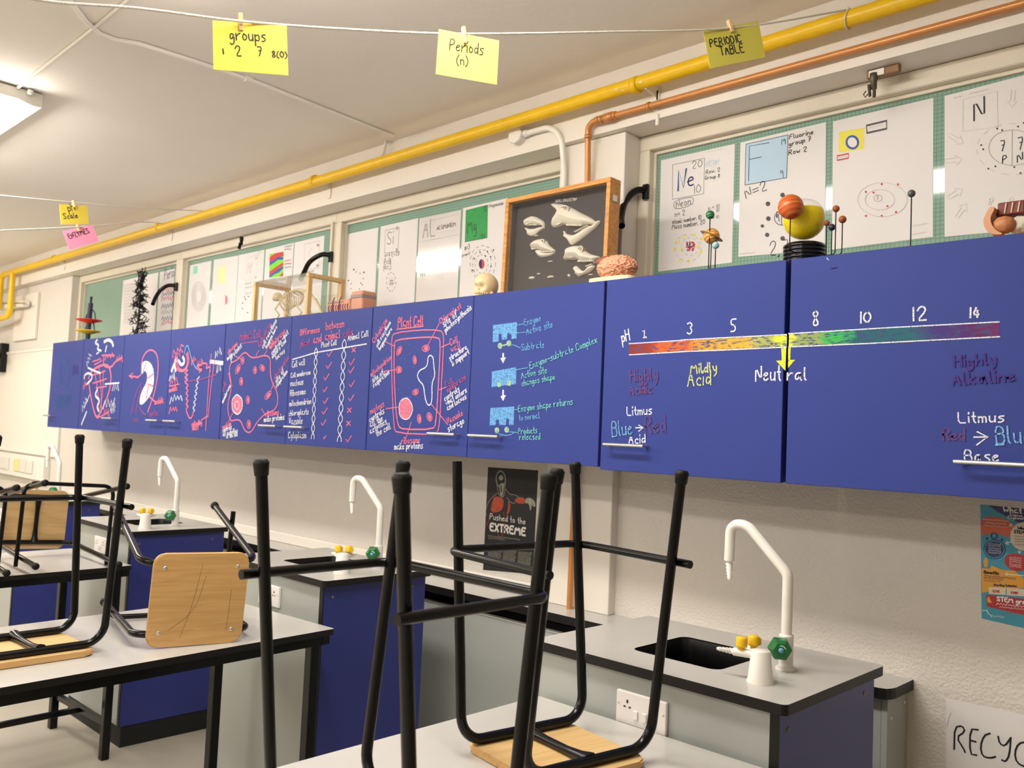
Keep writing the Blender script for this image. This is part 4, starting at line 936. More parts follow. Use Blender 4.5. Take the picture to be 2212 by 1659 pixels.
def seat_mesh(a, th, r=0.035):
    return round_rect(-a, a, -a, a, r, 5)
def stool(uncapped=False):
    """built upturned: the sitting face is at z = 0, the feet point up"""
    t = thing('lab_stool', '', 'stool', (0, 0, 0), 'black framed lab stools with plywood seats', keep=False)
    A, bx, ly, fx, fy, H = 0.155, 0.119, 0.188, 0.192, 0.19, 0.681
    bm = bmesh.new()
    rr = seat_mesh(A, 0.018); vb = [bm.verts.new((p[0], p[1], 0)) for p in rr]; vt = [bm.verts.new((p[0], p[1], 0.018)) for p in rr]
    bm.faces.new(vb[::-1]); bm.faces.new(vt); n = len(rr)
    for k in range(n): bm.faces.new((vb[k], vb[(k+1) % n], vt[(k+1) % n], vt[k]))
    ed = [e for e in bm.edges if abs(e.verts[0].co.z-e.verts[1].co.z) < 1e-6]
    bmesh.ops.bevel(bm, geom=ed, offset=0.004, segments=2, affect='EDGES'); bm.verts.index_update(); bm.faces.ensure_lookup_table()
    sm_ = MB()
    for f in bm.faces:
        pass
    sm_.v = [tuple(v.co) for v in bm.verts]; sm_.f = [tuple(v.index for v in f.verts) for f in bm.faces]
    sm_.mi = [1 if f.normal.z > 0.5 else 0 for f in bm.faces]; sm_.sm = [False]*len(sm_.f); bm.free()
    st = sm_.build('seat', [M_ply, M_plyedge], t)
    for sx_ in (-1, 1):
        for sy_ in (-1, 1):
            MB().lathe([(0.0001, -0.0016), (0.006, -0.0012), (0.0075, 0.001)], 12, 0, Matrix.Translation((sx_*0.108, sy_*0.118, -0.0002))).build('rivet', M_steel, st)
    cr = MB()
    for pts in ([(-0.05, -0.13), (-0.02, -0.02), (0.0, 0.12)], [(-0.09, -0.1), (-0.01, -0.04), (0.015, 0.08)], [(0.10, -0.11), (0.104, 0.03)]):
        cr.ribbon(Frame((0, 0, 0), (1, 0, 0), (0, -1, 0)), smooth2([(p[1], -p[0]) for p in pts], 2), 0.0012, 0.0003)
    cr.build('scratches', mat('scratch', (128, 92, 48), 0.7), st)
    z0 = 0.018+0.0122
    for sx_ in (-1, 1):
        p = fillet([(sx_*fx, -fy, H), (sx_*bx, -ly, z0), (sx_*bx, ly, z0), (sx_*fx, fy, H)], 0.06, 8)
        u = MB().tube(p, 0.0122, 14).build('leg_frame', M_black, t)
        for sy_ in (-1, 1):
            d = (Vector((sx_*fx, sy_*fy, H))-Vector((sx_*bx, sy_*ly, z0))).normalized(); x = Vector((1, 0, 0)); x = (x-d*x.dot(d)).normalized(); y = d.cross(x)
            Mx = Matrix(((x.x, y.x, d.x, sx_*fx), (x.y, y.y, d.y, sy_*fy), (x.z, y.z, d.z, H), (0, 0, 0, 1)))
            if uncapped and sx_ == -1 and sy_ == -1: continue
            MB().lathe([(0.0124, -0.026), (0.0142, -0.026), (0.0162, -0.003), (0.0160, 0.0), (0.0132, 0.002), (0.0130, 0.0045), (0.0001, 0.005)], 16, 0, Mx).build('rubber_foot', M_rubber, u)
    c = MB(); c.tube([(-bx, 0, z0), (-bx+0.03, 0, z0), (-0.04, 0, z0-0.001), (0.04, 0, z0-0.001), (bx-0.03, 0, z0), (bx, 0, z0)], [0.02, 0.0135, 0.0105, 0.0105, 0.0135, 0.02], 10); c.build('crossbar', M_black, t)
    zr = 0.468; tt = (zr-z0)/(H-z0); lx = bx+(fx-bx)*tt; lyy = ly+(fy-ly)*tt; o = 0.0215
    p = fillet([(lx+0.04, -(lyy+o), zr), (-(lx+o), -(lyy+o), zr), (-(lx+o), lyy+o, zr), (lx+0.04, lyy+o, zr)], 0.05, 8)
    MB().tube(p, 0.0098, 12).build('foot_rail', M_black, t)
    return t
def place(o, loc, rz=0, ry=0, rx=0, label='', f=(1, 1, 1)):
    o.location = loc; sized(o, f); o.rotation_mode = 'XYZ'
    o.rotation_euler = (Matrix.Rotation(rz, 4, 'Z') @ Matrix.Rotation(ry, 4, 'Y') @ Matrix.Rotation(rx, 4, 'X')).to_euler('XYZ'); o['label'] = label
    Mw = Matrix.Translation(o.location) @ o.rotation_euler.to_matrix().to_4x4() @ Matrix.Diagonal((o.scale[0], o.scale[1], o.scale[2], 1))
    low = min((Mw @ v.co).z for c in o.children_recursive for v in c.data.vertices)
    o.location.z += ZT*K-low+0.0003              # let it rest on the table
s_a = stool(True); place(s_a, (-1.366, 1.615, ZT), -0.165, label='upturned black stool on the nearest table, its plywood seat in view beside the socket')
s_b = stool(False); place(s_b, (-1.276, 1.038, ZT), -1.583, label='nearest upturned black stool at the centre, its seat below the picture', f=(0.885, 1.12, 1.0))
s_c = copy_tree(s_b); place(s_c, (-3.03, 0.985, ZT), 0.02, label='upturned black stool on the left table in front of the stool lying on its side')
s_d = copy_tree(s_b); place(s_d, (-2.805, 1.438, ZO-0.568), -0.03, -1.473, -0.21, label='stool lying on its side on the left table showing the square plywood seat face')
s_e = copy_tree(s_b); place(s_e, (-5.089, 1.649, ZO-0.585), -0.759, 1.492, -0.753, label='tipped stool on the farthest table with the underside of its plywood seat in view')
s_f = copy_tree(s_b); place(s_f, (-5.089, 1.149, ZO-0.585), -0.759, 1.492, -0.753, label='tipped stool at the left edge of the picture, only rails and feet in view')

# ================================================================== SHEETS ON THE WINDOWS
FG = wall_frame(GY)
INKS = {'k': M_ink, 'g': M_pencil, 'y': mat('yellow_crayon', (236, 226, 90), 0.7), 'r': mat('red_crayon', (214, 62, 62), 0.7), 'b': mat('blue_crayon', (62, 92, 176), 0.7), 'lb': mat('pale_blue_crayon', (184, 212, 232), 0.7),
        'gr': mat('green_crayon', (40, 160, 76), 0.6, var=0.15, scale=30), 'nv': mat('navy_crayon', (44, 42, 96), 0.7), 'pk': mat('pink_crayon', (236, 130, 140), 0.7), 'lg': mat('lime_crayon', (128, 220, 60), 0.7), 'tl': mat('teal_crayon', (140, 216, 190), 0.7),
        'py': mat('pale_yellow_crayon', (236, 234, 172), 0.7), 'dg': mat('grey_crayon', (84, 80, 84), 0.7), 'w': mat('white_print', (232, 228, 222), 0.6), 'gl': mat('soft_grey_pencil', (196, 190, 188), 0.7)}
INKN = {'k': 'black', 'g': 'pencil', 'y': 'yellow', 'r': 'red', 'b': 'blue', 'lb': 'pale_blue', 'gr': 'green', 'nv': 'navy', 'pk': 'pink', 'lg': 'lime', 'tl': 'teal', 'py': 'pale_yellow', 'dg': 'grey', 'w': 'white', 'gl': 'soft_grey'}
class Sheet:
    """a sheet of paper lying flat on a frame, with drawing on it"""
    def __init__(s, fr, cr, name, label, corners, group='element sheets on the windows', cat='sheet', m=None, thick=0.0012, h=None):
        s.fr = fr; s.c = cr; s.m = {}; s.th = thick
        p = [fr.px(cr(*q_)) for q_ in corners]
        if h: p = [p[0], p[1], (p[1][0]+0.002, p[1][1]-h), (p[0][0]+0.002, p[0][1]-h)]
        base = fr(p[3][0], p[3][1]); s.t = thing(name, label, cat, base, group)
        MB().prism(fr, p, 0.0004, thick).build('paper', m or M_paper, s.t)
    def mb(s, k):
        if k not in s.m: s.m[k] = MB(); s.m[k].off = 0.0001*len(s.m)
        return s.m[k]
    def tx(s, st, x0, y0, x1, y1, k='k', w=0.002, hs=1.0): text(s.mb(k), s.fr, st, s.c(x0, y0), s.c(x1, y1), w, hs, s.th+0.0006, jit=0.08)
    def l(s, pts, k='k', w=0.0018, it=0, closed=False): line(s.mb(k), s.fr, [s.c(*p) for p in pts], w, s.th+0.0006, 0, closed, it)
    def f(s, pts, k='y', it=0, lift=0.0003): fill(s.mb(k), s.fr, [s.c(*p) for p in pts], s.th+lift, 0, it)
    def dot(s, x, y, r, k='k', ry=None): s.f(ell2(x, y, r, ry or r, n=12), k, lift=0.0007)
    def ring(s, x, y, rx, ry, k='k', w=0.0015): s.l(ell2(x, y, rx, ry, n=28), k, w, 0, True)
    def dash(s, x, y, rx, ry, k='k', w=0.0015, n=24): dashes(s.mb(k), s.fr, [s.c(*p) for p in ell2(x, y, rx, ry, n=n)], w, lift=s.th+0.0006)
    def sq(s, x0, y0, x1, y1, k='g', w=0.0014): squig(s.mb(k), s.fr, s.c(x0, y0), s.c(x1, y1), w, 0.4, lift=s.th+0.0006)
    def done(s):
        for k, m in s.m.items(): stuff(m.build(INKN[k]+'_marks', INKS[k], s.t))
# ---- window 1
ca = crop(1400, 280, 5.183); c3 = crop(1472, 0, 2.989)
S = Sheet(FG, ca, 'element_sheet', 'white sheet about neon with a large blue-shaded Ne', [(148, 345), (974, 160), (940, 1488), (115, 1590)])
S.l([(278, 395), (635, 322), (625, 718), (275, 782)], w=0.0016, closed=True); S.tx('20', 495, 440, 605, 420, w=0.0018, hs=0.8); S.tx('10', 512, 722, 590, 704, w=0.0018, hs=0.9)
S.l([(340, 680), (348, 460), (398, 645), (432, 440)], 'lb', 0.011); S.l([(340, 685), (346, 462), (400, 650), (430, 442)], 'nv', 0.006); S.l([(446, 585), (512, 560), (500, 530), (462, 540), (448, 600), (470, 632), (510, 615)], 'nv', 0.005, 1)
S.tx('NEON', 652, 420, 792, 388, 'lb', 0.002); S.tx('Row. 2', 650, 500, 805, 470, w=0.0018, hs=0.8); S.tx('Group 8', 640, 562, 805, 534, w=0.0018, hs=0.8)
S.l([(300, 795), (490, 752), (515, 785), (498, 845), (320, 897), (286, 862)], w=0.0014, it=1, closed=True); S.tx('Neon', 318, 880, 480, 836, w=0.0018); S.tx('n= 2', 303, 978, 412, 956, w=0.0018)
S.tx('Atomic number. 10', 275, 1062, 596, 1002, w=0.0018, hs=1.1); S.tx('Mass number. 20', 270, 1118, 638, 1058, w=0.0018, hs=1.1); S.tx('p = 10', 680, 897, 802, 872, w=0.0013, hs=0.8); S.tx('= 10', 725, 1004, 795, 992, w=0.0013, hs=0.8); S.tx('10', 765, 922, 800, 918, w=0.0013, hs=0.8)
S.dash(475, 1312, 100, 100, 'g', 0.0014, 20); S.dash(452, 1325, 150, 150, 'g', 0.0014, 26)
for x, y in ((412, 1198), (515, 1178), (597, 1225), (562, 1313), (592, 1370), (455, 1470), (368, 1463), (303, 1342), (340, 1257), (378, 1343)): S.dot(x, y, 15, 'y', 19)
for k_ in range(26): S.dot(480+random.uniform(-42, 42), 1308+random.uniform(-45, 45), 11, 'r' if k_ % 2 else 'nv')
S.sq(655, 255, 845, 215, 'gl', 0.001); S.done()
S = Sheet(FG, c3, 'element_sheet', 'white sheet about fluorine with a pale blue F square', [(382, 922), (935, 788), (928, 1612), (368, 1659)])
S.f([(418, 932), (687, 872), (681, 1148), (412, 1196)], 'lb'); S.l([(418, 932), (690, 872), (681, 1148), (412, 1196)], w=0.0024, closed=True)
S.l([(436, 1168), (440, 945), (568, 922)], w=0.0022); S.l([(439, 1030), (517, 1015)], w=0.0022); S.tx('19', 645, 935, 672, 930, w=0.002); S.tx('9', 642, 1152, 660, 1147, w=0.002, hs=1.4)
S.tx('Fluorine', 700, 900, 852, 866, w=0.0024, hs=0.75); S.tx('group 7', 695, 946, 840, 908, w=0.0024, hs=0.75); S.tx('Row 2', 695, 1002, 810, 978, w=0.0024, hs=0.75); S.tx('N=2', 420, 1282, 552, 1226, w=0.0024, hs=0.85)
for x, y, r in ((655, 1260, 15), (560, 1317, 15), (563, 1412, 15), (524, 1460, 11), (555, 1517, 14), (655, 1540, 15)): S.dot(x, y, r, 'dg')
S.ring(648, 1408, 46, 46, w=0.002); S.l([(648, 1362), (648, 1454)], w=0.002); S.tx('9', 614, 1435, 632, 1430, w=0.0022, hs=1.3); S.tx('p', 618, 1390, 632, 1387, w=0.002); S.tx('2,7', 570, 1650, 690, 1640, w=0.0024, hs=1.1); S.sq(380, 1640, 480, 1632, 'g', 0.0012); S.done()
S = Sheet(FG, c3, 'element_sheet', 'white sheet about oxygen with a yellow square and blue ring', [(980, 785), (1628, 632), (1625, 1530), (972, 1612)])
S.f([(1020, 852), (1183, 825), (1179, 962), (1015, 985)], 'y'); S.l(ell2(1105, 920, 37, 40, -20), 'b', 0.0065, 0, True); S.dot(1105, 920, 31, 'w', 33)
S.l([(1196, 812), (1326, 781), (1326, 832), (1199, 860)], 'dg', 0.006, closed=True); S.sq(1215, 828, 1305, 806, 'gl', 0.001); S.l([(1006, 1008), (1080, 993), (1080, 1022), (1008, 1036)], 'r', 0.004, closed=True); S.sq(1020, 1018, 1068, 1010, 'gl', 0.001)
S.ring(1300, 1290, 160, 110, 'gl', 0.0012); S.ring(1283, 1290, 95, 66, 'gl', 0.0012); S.ring(1270, 1280, 26, 22, 'g', 0.0012); S.tx('8', 1262, 1290, 1275, 1288, 'g', 0.001)
for x, y in ((1295, 1190), (1400, 1192), (1193, 1240), (1242, 1245), (1332, 1332), (1387, 1370), (1295, 1395), (1193, 1395)): S.dot(x, y, 7, 'r')
S.sq(1480, 1462, 1585, 1445, 'gl', 0.0012); S.sq(1480, 1515, 1580, 1500, 'gl', 0.0012); S.done()
S = Sheet(FG, c3, 'element_sheet', 'white sheet about nitrogen with a black N at the right edge', [(1700, 620), (2332, 455), (2332, 1470), (1700, 1530)])
S.l([(1820, 645), (2040, 588), (2046, 820), (1818, 850)], 'gl', 0.0012, closed=True); S.tx('N', 1890, 782, 1956, 768, w=0.004, hs=1.2); S.ring(2140, 955, 155, 115, 'g', 0.0014); S.l([(2137, 842), (2135, 1070)], 'g', 0.0012)
S.tx('7', 2065, 978, 2094, 972, w=0.0026, hs=1.3); S.tx('7', 2180, 968, 2214, 960, w=0.0026, hs=1.3); S.tx('P', 2075, 1055, 2102, 1050, w=0.0026, hs=1.0); S.tx('N', 2170, 1050, 2204, 1044, w=0.0026, hs=1.0); S.dash(2140, 965, 232, 165, 'gl', 0.0012, 30)
for x, y in ((2072, 842), (2040, 832), (1937, 938), (1950, 965), (1983, 1090), (2028, 1075), (2150, 1080), (2190, 1118), (2175, 818), (2212, 795)): S.dot(x, y, 6)
for (x, y, an) in ((2140, 640, 95), (1775, 898, 30), (1760, 1035, -5), (1770, 1250, -32), (1810, 1360, -55), (2000, 1300, -70), (2130, 1300, -75)):
    ca_, sa_ = math.cos(math.radians(an)), math.sin(math.radians(an)); pts = [(-55, -12), (15, -12), (12, -30), (55, 0), (15, 32), (15, 14), (-55, 12)]
    if x > 1990 and y > 1200: pts = [(a_*0.5, b_*0.5) for a_, b_ in pts]
    S.l([(x+a_*ca_-b_*sa_, y+a_*sa_+b_*ca_) for a_, b_ in pts], 'gl', 0.0013, closed=True)
S.sq(1760, 632, 1810, 622, 'gl', 0.0012); S.sq(1860, 605, 1980, 580, 'gl', 0.0012); S.done()
# ---- window 2
cc = crop(640, 400, 7.373); cdd = crop(880, 420, 6.9125)
S = Sheet(FG, cc, 'element_sheet', 'blank-looking white sheet with scattered black dots beside the window post', [(768, 792), (1310, 675)], h=0.41)
for x, y, r in ((922, 1345, 14), (955, 1385, 9), (1020, 1405, 9), (1083, 1390, 14), (1070, 1488, 10), (835, 1520, 12), (880, 1570, 9), (1035, 1560, 10), (1055, 1585, 10), (875, 1650, 9), (1010, 1655, 9)): S.dot(x, y, r, 'dg')
S.done()
S = Sheet(FG, cc, 'element_sheet', 'white sheet about silicon with Si in a thin square', [(1348, 660), (1945, 525)], h=0.41)
S.l([(1425, 722), (1645, 672), (1625, 1055), (1410, 1086)], 'dg', 0.002, closed=True); S.tx('Si', 1448, 955, 1545, 935, 'dg', 0.003, 0.95); S.tx('14', 1590, 722, 1622, 715, 'dg', 0.0015); S.tx('28', 1588, 1052, 1612, 1048, 'dg', 0.0015, 1.3)
S.tx('n=4 E=28', 1415, 1148, 1645, 1118, 'dg', 0.002, 0.9); S.tx('P=14', 1405, 1280, 1515, 1252, 'dg', 0.0022, 1.3); S.tx('N=3', 1395, 1372, 1515, 1346, 'dg', 0.0022, 1.1); S.dash(1515, 1540, 75, 150, 'dg', 0.002, 22); S.ring(1518, 1540, 38, 70, 'gl', 0.0015); S.sq(1498, 1530, 1545, 1520, 'k', 0.003); S.sq(1498, 1572, 1545, 1562, 'k', 0.003); S.done()
M_lam = mat('laminated_paper', (220, 215, 212), 0.12, coat=0.6)
S = Sheet(FG, cdd, 'element_sheet', 'laminated sheet about aluminium with grey letters AL', [(185, 360), (806, 232)], h=0.41, m=M_lam)
S.l([(230, 415), (770, 300)], 'g', 0.001); S.l([(225, 600), (760, 530)], 'gl', 0.001); S.l([(208, 712), (745, 600)], 'g', 0.001); S.tx('AL', 235, 650, 412, 618, 'g', 0.0065, 1.2); S.tx('13', 390, 425, 425, 418, 'gl', 0.0014); S.tx('ALUMINIUM', 445, 540, 725, 478, 'dg', 0.0024, 1.0); S.l([(445, 548), (725, 490)], 'w', 0.003); S.sq(350, 680, 500, 655, 'g', 0.0012)
S.ring(450, 930, 60, 85, 'gl', 0.0012); S.l([(455, 860), (452, 1000)], 'gl', 0.001); S.tx('2 8 3', 190, 1230, 268, 1214, 'dg', 0.0018, 0.9); S.l([(265, 1225), (700, 1165)], 'gl', 0.001)
for x, y in ((435, 772), (525, 780), (340, 848), (590, 855), (555, 965), (345, 1000), (400, 1050), (510, 1050)): S.dot(x, y, 7, 'gl')
for y in (1255, 1275, 1300): S.sq(188, y, 260, y-14, 'gl', 0.0009); S.sq(450, y-42, 550, y-60, 'gl', 0.0009)
S.done()
S = Sheet(FG, cdd, 'element_sheet', 'white sheet about magnesium with a bright green Mg square', [(836, 205), (1500, 55)], h=0.41)
S.f([(880, 240), (1203, 158), (1195, 650), (865, 712)], 'gr'); S.l([(880, 240), (1203, 158), (1195, 650), (865, 712)], 'k', 0.002, closed=True); S.tx('Mg', 900, 588, 1035, 548, 'k', 0.0034, 1.3); S.tx('12', 1145, 258, 1190, 245, 'k', 0.002); S.tx('24', 1108, 662, 1162, 645, 'k', 0.002); S.tx('Magnesium', 1218, 200, 1436, 152, 'dg', 0.002, 0.9)
S.tx('n=3', 862, 835, 930, 824, 'k', 0.0026, 1.6); S.tx('group=2', 820, 930, 940, 894, 'k', 0.0016, 0.9); S.dash(1115, 1040, 95, 140, 'k', 0.0018, 22); S.dash(1118, 1030, 142, 205, 'k', 0.0018, 26); S.dash(1130, 1020, 190, 255, 'k', 0.0018, 30)
S.f(ell2(1113, 1040, 42, 72, 0, 18, 90, 270), 'nv'); S.f(ell2(1113, 1040, 42, 72, 0, 18, -90, 90), 'r')
for x, y in ((1290, 832), (1200, 852), (1090, 866), (1170, 920), (1248, 932), (1003, 960), (1252, 1078), (980, 1135)): S.dot(x, y, 9, 'k', 14)
S.done()
# ---- window 3
ce = crop(280, 480, 7.373); cf = crop(500, 480, 7.373)
S = Sheet(FG, ce, 'element_sheet', 'white sheet with grey concentric ovals and a small teal patch', [(965, 690), (1306, 612)], h=0.41)
S.f([(1022, 705), (1088, 690), (1084, 815), (1015, 830)], 'tl')
for k_ in range(6): S.ring(1105, 1180, 48+k_*13, 95+k_*28, 'gl', 0.0035)
S.done()
S = Sheet(FG, ce, 'element_sheet', 'white sheet with a pale yellow square and a half red oval', [(1346, 600), (1736, 530)], h=0.41)
S.f([(1412, 715), (1532, 695), (1528, 960), (1402, 978)], 'py'); S.f(ell2(1525, 1238, 42, 75, 0, 16, -90, 90), 'pk'); S.l(ell2(1525, 1238, 45, 78, 0, 16, 90, 270), 'gl', 0.002); S.done()
S = Sheet(FG, ce, 'element_sheet', 'white sheet about argon with a pencilled Ar square', [(1743, 525), (2152, 437)], h=0.41)
S.l([(1862, 570), (2046, 530), (2026, 900), (1846, 932)], 'gl', 0.0022, closed=True); S.tx('Ar', 1880, 828, 1965, 790, 'gl', 0.003, 1.6); S.dot(2020, 578, 12, 'g'); S.dot(2012, 876, 12, 'g')
for y in (985, 1050, 1140): S.sq(1842, y, 1945, y-20, 'g', 0.003)
for x, y in ((1835, 1195), (1895, 1185), (1850, 1228), (1805, 1290), (1800, 1375), (1885, 1440)): S.dot(x, y, 10, 'dg')
S.done()
S = Sheet(FG, cf, 'element_sheet', 'white sheet with a square striped red, green and blue', [(549, 436), (998, 326)], h=0.41)
S.f([(612, 510), (835, 468), (825, 860), (605, 887)], 'lg')
for k, pts in (('r', [(612, 560), (700, 497), (833, 470), (832, 545), (760, 555), (700, 590), (610, 640)]), ('b', [(612, 640), (700, 590), (750, 545), (830, 560), (830, 595), (740, 600), (690, 640), (612, 690)]), ('r', [(610, 790), (700, 720), (830, 640), (830, 690), (760, 730), (720, 770), (608, 850)]), ('b', [(607, 850), (720, 770), (760, 735), (829, 700), (829, 735), (760, 800), (700, 825), (606, 887)]), ('r', [(760, 865), (790, 835), (827, 790), (825, 860)])):
    S.f(pts, k, lift=0.0007)
for a_ in ((850, 392, 968, 375), (850, 435, 955, 425)): S.sq(*a_, k='dg', w=0.003)
for y, k in ((615, 'r'), (668, 'dg'), (725, 'dg')): S.sq(850, y, 955, y-15, k, 0.003)
S.sq(612, 918, 720, 905, 'dg', 0.003); S.done()
S = Sheet(FG, cf, 'element_sheet', 'white sheet with a thin pencilled square behind the black window stay', [(1011, 325), (1484, 212)], h=0.41)
S.l([(1165, 352), (1410, 296), (1400, 722), (1165, 762)], 'g', 0.002, closed=True); S.l([(1290, 412), (1245, 470), (1240, 530), (1290, 570)], 'gl', 0.003, 1); S.dot(1382, 365, 22, 'g'); S.dot(1375, 690, 22, 'g'); S.sq(1190, 795, 1320, 775, 'dg', 0.003); S.sq(1190, 845, 1310, 828, 'g', 0.003); S.done()
# ---- window 4
S = Sheet(FG, c4, 'notice_sheet', 'white sheet with faint lines behind the black branching model', [(797, 318), (1024, 264)], h=0.41, group='sheets on the far window')
for k_ in range(13): S.sq(800, 350+k_*20, 900, 335+k_*20, 'gl', 0.004)
S.done()
S = Sheet(FG, c4, 'notice_sheet', 'white sheet with rows of navy and red handwriting by the far window post', [(1034, 262), (1130, 240)], h=0.41, group='sheets on the far window')
S.tx('Perio', 1062, 315, 1126, 292, 'nv', 0.006, 1.2)
for y, k in ((380, 'r'), (410, 'nv'), (440, 'r'), (488, 'nv'), (525, 'g'), (565, 'nv'), (595, 'r')): S.sq(1045, y, 1124, y-12, k, 0.008)
S.done()

# ================================================================== POSTERS ON THE WALL
FWL = wall_frame(YW)
ch = crop(1020, 990, 6.633)
S = Sheet(FWL, ch, 'poster', 'dark poster of an anatomical figure titled Pushed to the EXTREME', [(220, 112), (972, 150), (890, 1680), (150, 1620)], None, 'poster', mat('poster_paper', (214, 208, 200), 0.35))
S.f([(230, 125), (952, 172), (875, 1660), (160, 1600)], 'k')
M_or = mat('orange_print', (198, 74, 36), 0.5, var=0.4, scale=60); INKS['or'] = M_or; INKN['or'] = 'orange'; INKS['bn'] = mat('bone_print', (176, 176, 158), 0.5, var=0.4, scale=70); INKN['bn'] = 'bone'
S.f([(330, 540), (300, 600), (262, 780), (400, 770), (455, 700), (455, 590), (420, 560)], 'or', 1, 0.0007); S.f([(520, 600), (552, 640), (545, 760), (490, 830), (520, 720)], 'or', 1, 0.0007); S.f([(615, 580), (700, 552), (760, 575), (765, 650), (690, 652), (620, 630)], 'or', 1, 0.0007)
for sc in (1.0, 0.9): S.l(ell2(415, 300, 70*sc, 122*sc, -3), 'bn', 0.0022, 0, True)
S.l([(360, 370), (375, 480), (410, 545), (455, 555), (478, 450), (480, 330)], 'bn', 0.003, 1); S.f([(390, 250), (440, 235), (455, 290), (420, 320), (385, 300)], 'bn', 1, 0.0007); S.f([(400, 360), (465, 350), (462, 440), (440, 540), (410, 530), (395, 430)], 'bn', 1, 0.0007); S.f([(412, 395), (425, 390), (430, 480), (415, 500)], 'k', 0, 0.0009)
S.l([(360, 500), (290, 560), (230, 640), (195, 760), (215, 820)], 'bn', 0.002, 1); S.l([(480, 440), (550, 520), (620, 520), (680, 570)], 'bn', 0.002, 1); S.l([(500, 560), (560, 640), (620, 640)], 'bn', 0.002, 1)
S.f([(765, 570), (850, 565), (905, 620), (915, 690), (890, 700), (860, 660), (850, 745), (830, 740), (825, 680), (800, 640), (765, 650)], 'bn', 1, 0.0007)
for x in (838, 865, 890): S.l([(x, 660), (x+4, 715)], 'k', 0.0022)
S.l([(262, 780), (240, 900), (190, 1000)], 'or', 0.0025, 1); S.l([(450, 770), (480, 900), (430, 1130)], 'or', 0.0025, 1); S.l([(340, 1000), (400, 1150)], 'or', 0.002)
S.tx('Pushed to the', 258, 872, 766, 946, 'w', 0.003, 0.8); S.tx('EXTREME', 262, 1030, 764, 1105, 'w', 0.008, 0.72)
S.sq(230, 1108, 690, 1165, 'g', 0.0016); S.sq(240, 1140, 470, 1165, 'g', 0.0016)
for c0, c1 in ((238, 430), (450, 640), (665, 860)):
    for r_ in range(13):
        y = 1300+r_*17+(c0-238)*0.09; S.l([(c0-r_*1.2, y), (c1-r_*2-(random.random()*30 if r_ % 4 == 3 else 0), y+15)], 'bn', 0.0015)
S.done()
cg = crop(2080, 1060, 5.53)
INKS.update({'tq': mat('teal_print', (64, 150, 176), 0.45), 'pu': mat('purple_print', (56, 48, 104), 0.45), 'og': mat('coral_print', (204, 92, 60), 0.45), 'am': mat('amber_print', (226, 160, 52), 0.45), 'rd': mat('crimson_print', (176, 42, 46), 0.45), 'nb': mat('navy_print', (30, 48, 104), 0.45), 'cr': mat('cream_print', (222, 206, 186), 0.45)})
INKN.update({'tq': 'teal', 'pu': 'purple', 'og': 'coral', 'am': 'amber', 'rd': 'crimson', 'nb': 'navy', 'cr': 'cream'})
S = Sheet(FWL, cg, 'poster', 'colourful STEM careers poster on the wall at the right edge', [(212, 165), (1240, 270), (1250, 1760), (225, 1525)], None, 'poster', INKS['tq'])
S.f([(310, 175), (1236, 272), (1240, 520), (700, 400), (430, 260)], 'pu', 0); S.f([(214, 310), (450, 310), (620, 400), (700, 520), (560, 560), (430, 520), (300, 510), (216, 545)], 'og', 1)
for x0, y0, x1, y1 in ((245, 340, 555, 365), (275, 380, 520, 400), (255, 412, 550, 438)): S.sq(x0, y0, x1, y1, 'w', 0.0012)
S.f(ell2(735, 545, 168, 172), 'cr', lift=0.0006); S.f(ell2(380, 700, 132, 118), 'nb', lift=0.0006); S.l(ell2(380, 700, 116, 102), 'tq', 0.0025, 0, True); S.l(ell2(375, 540, 36, 34), 'nb', 0.003, 0, True); S.dot(290, 570, 16, 'nb'); S.dot(466, 585, 16, 'nb')
S.f([(500, 790), (570, 745), (680, 755), (780, 800), (790, 900), (720, 960), (600, 960), (500, 880)], 'rd', 1, 0.0006); S.f([(226, 925), (330, 930), (345, 890), (470, 945), (620, 955), (730, 1050), (730, 1160), (230, 1215)], 'am', 0, 0.0004); S.f(ell2(278, 850, 30, 36), 'am'); S.f([(255, 850), (305, 850), (298, 915), (258, 912)], 'am', lift=0.0005); S.dot(278, 812, 14, 'am')
S.f([(312, 1150), (515, 1160), (515, 1245), (312, 1230)], 'cr', lift=0.0006); S.f([(525, 1160), (735, 1175), (735, 1260), (525, 1248)], 'cr', lift=0.0006); S.f([(278, 1240), (1100, 1330), (1110, 1560), (290, 1385)], 'rd', lift=0.0005); S.f([(290, 1300), (310, 1255), (350, 1340), (300, 1335)], 'am', lift=0.0008)
S.tx('What is', 487, 255, 800, 280, 'w', 0.003, 0.9); S.tx('STEM?', 830, 285, 1090, 318, 'w', 0.003, 0.9); S.tx('Science, T', 565, 300, 770, 318, 'w', 0.0012, 0.8); S.tx('Engineering', 540, 332, 800, 352, 'w', 0.0014, 0.8); S.tx('Why', 662, 462, 740, 468, 'k', 0.002, 0.9); S.tx('STEM?', 615, 505, 760, 520, 'k', 0.002, 0.9)
for y in (540, 575, 605, 640): S.sq(620, y, 840, y+14, 'dg', 0.0009)
for y in (640, 662, 690, 715, 742): S.sq(310, y-6, 455, y+4, 'w', 0.0011)
for y in (800, 825, 850, 880, 905): S.sq(560, y-6, 700, y+8, 'w', 0.0011)
S.tx('Benefits', 258, 985, 430, 1000, 'k', 0.002, 0.8); S.sq(258, 1008, 630, 1048, 'nv', 0.0014); S.sq(258, 1038, 480, 1062, 'nv', 0.0014); S.sq(260, 1070, 450, 1086, 'nv', 0.0009); S.tx('Starting Salaries', 372, 1135, 645, 1148, 'nv', 0.0014, 0.8); S.tx('€31K', 362, 1212, 442, 1216, 'rd', 0.0015, 0.8); S.tx('€28K', 580, 1228, 662, 1234, 'rd', 0.0015, 0.8)
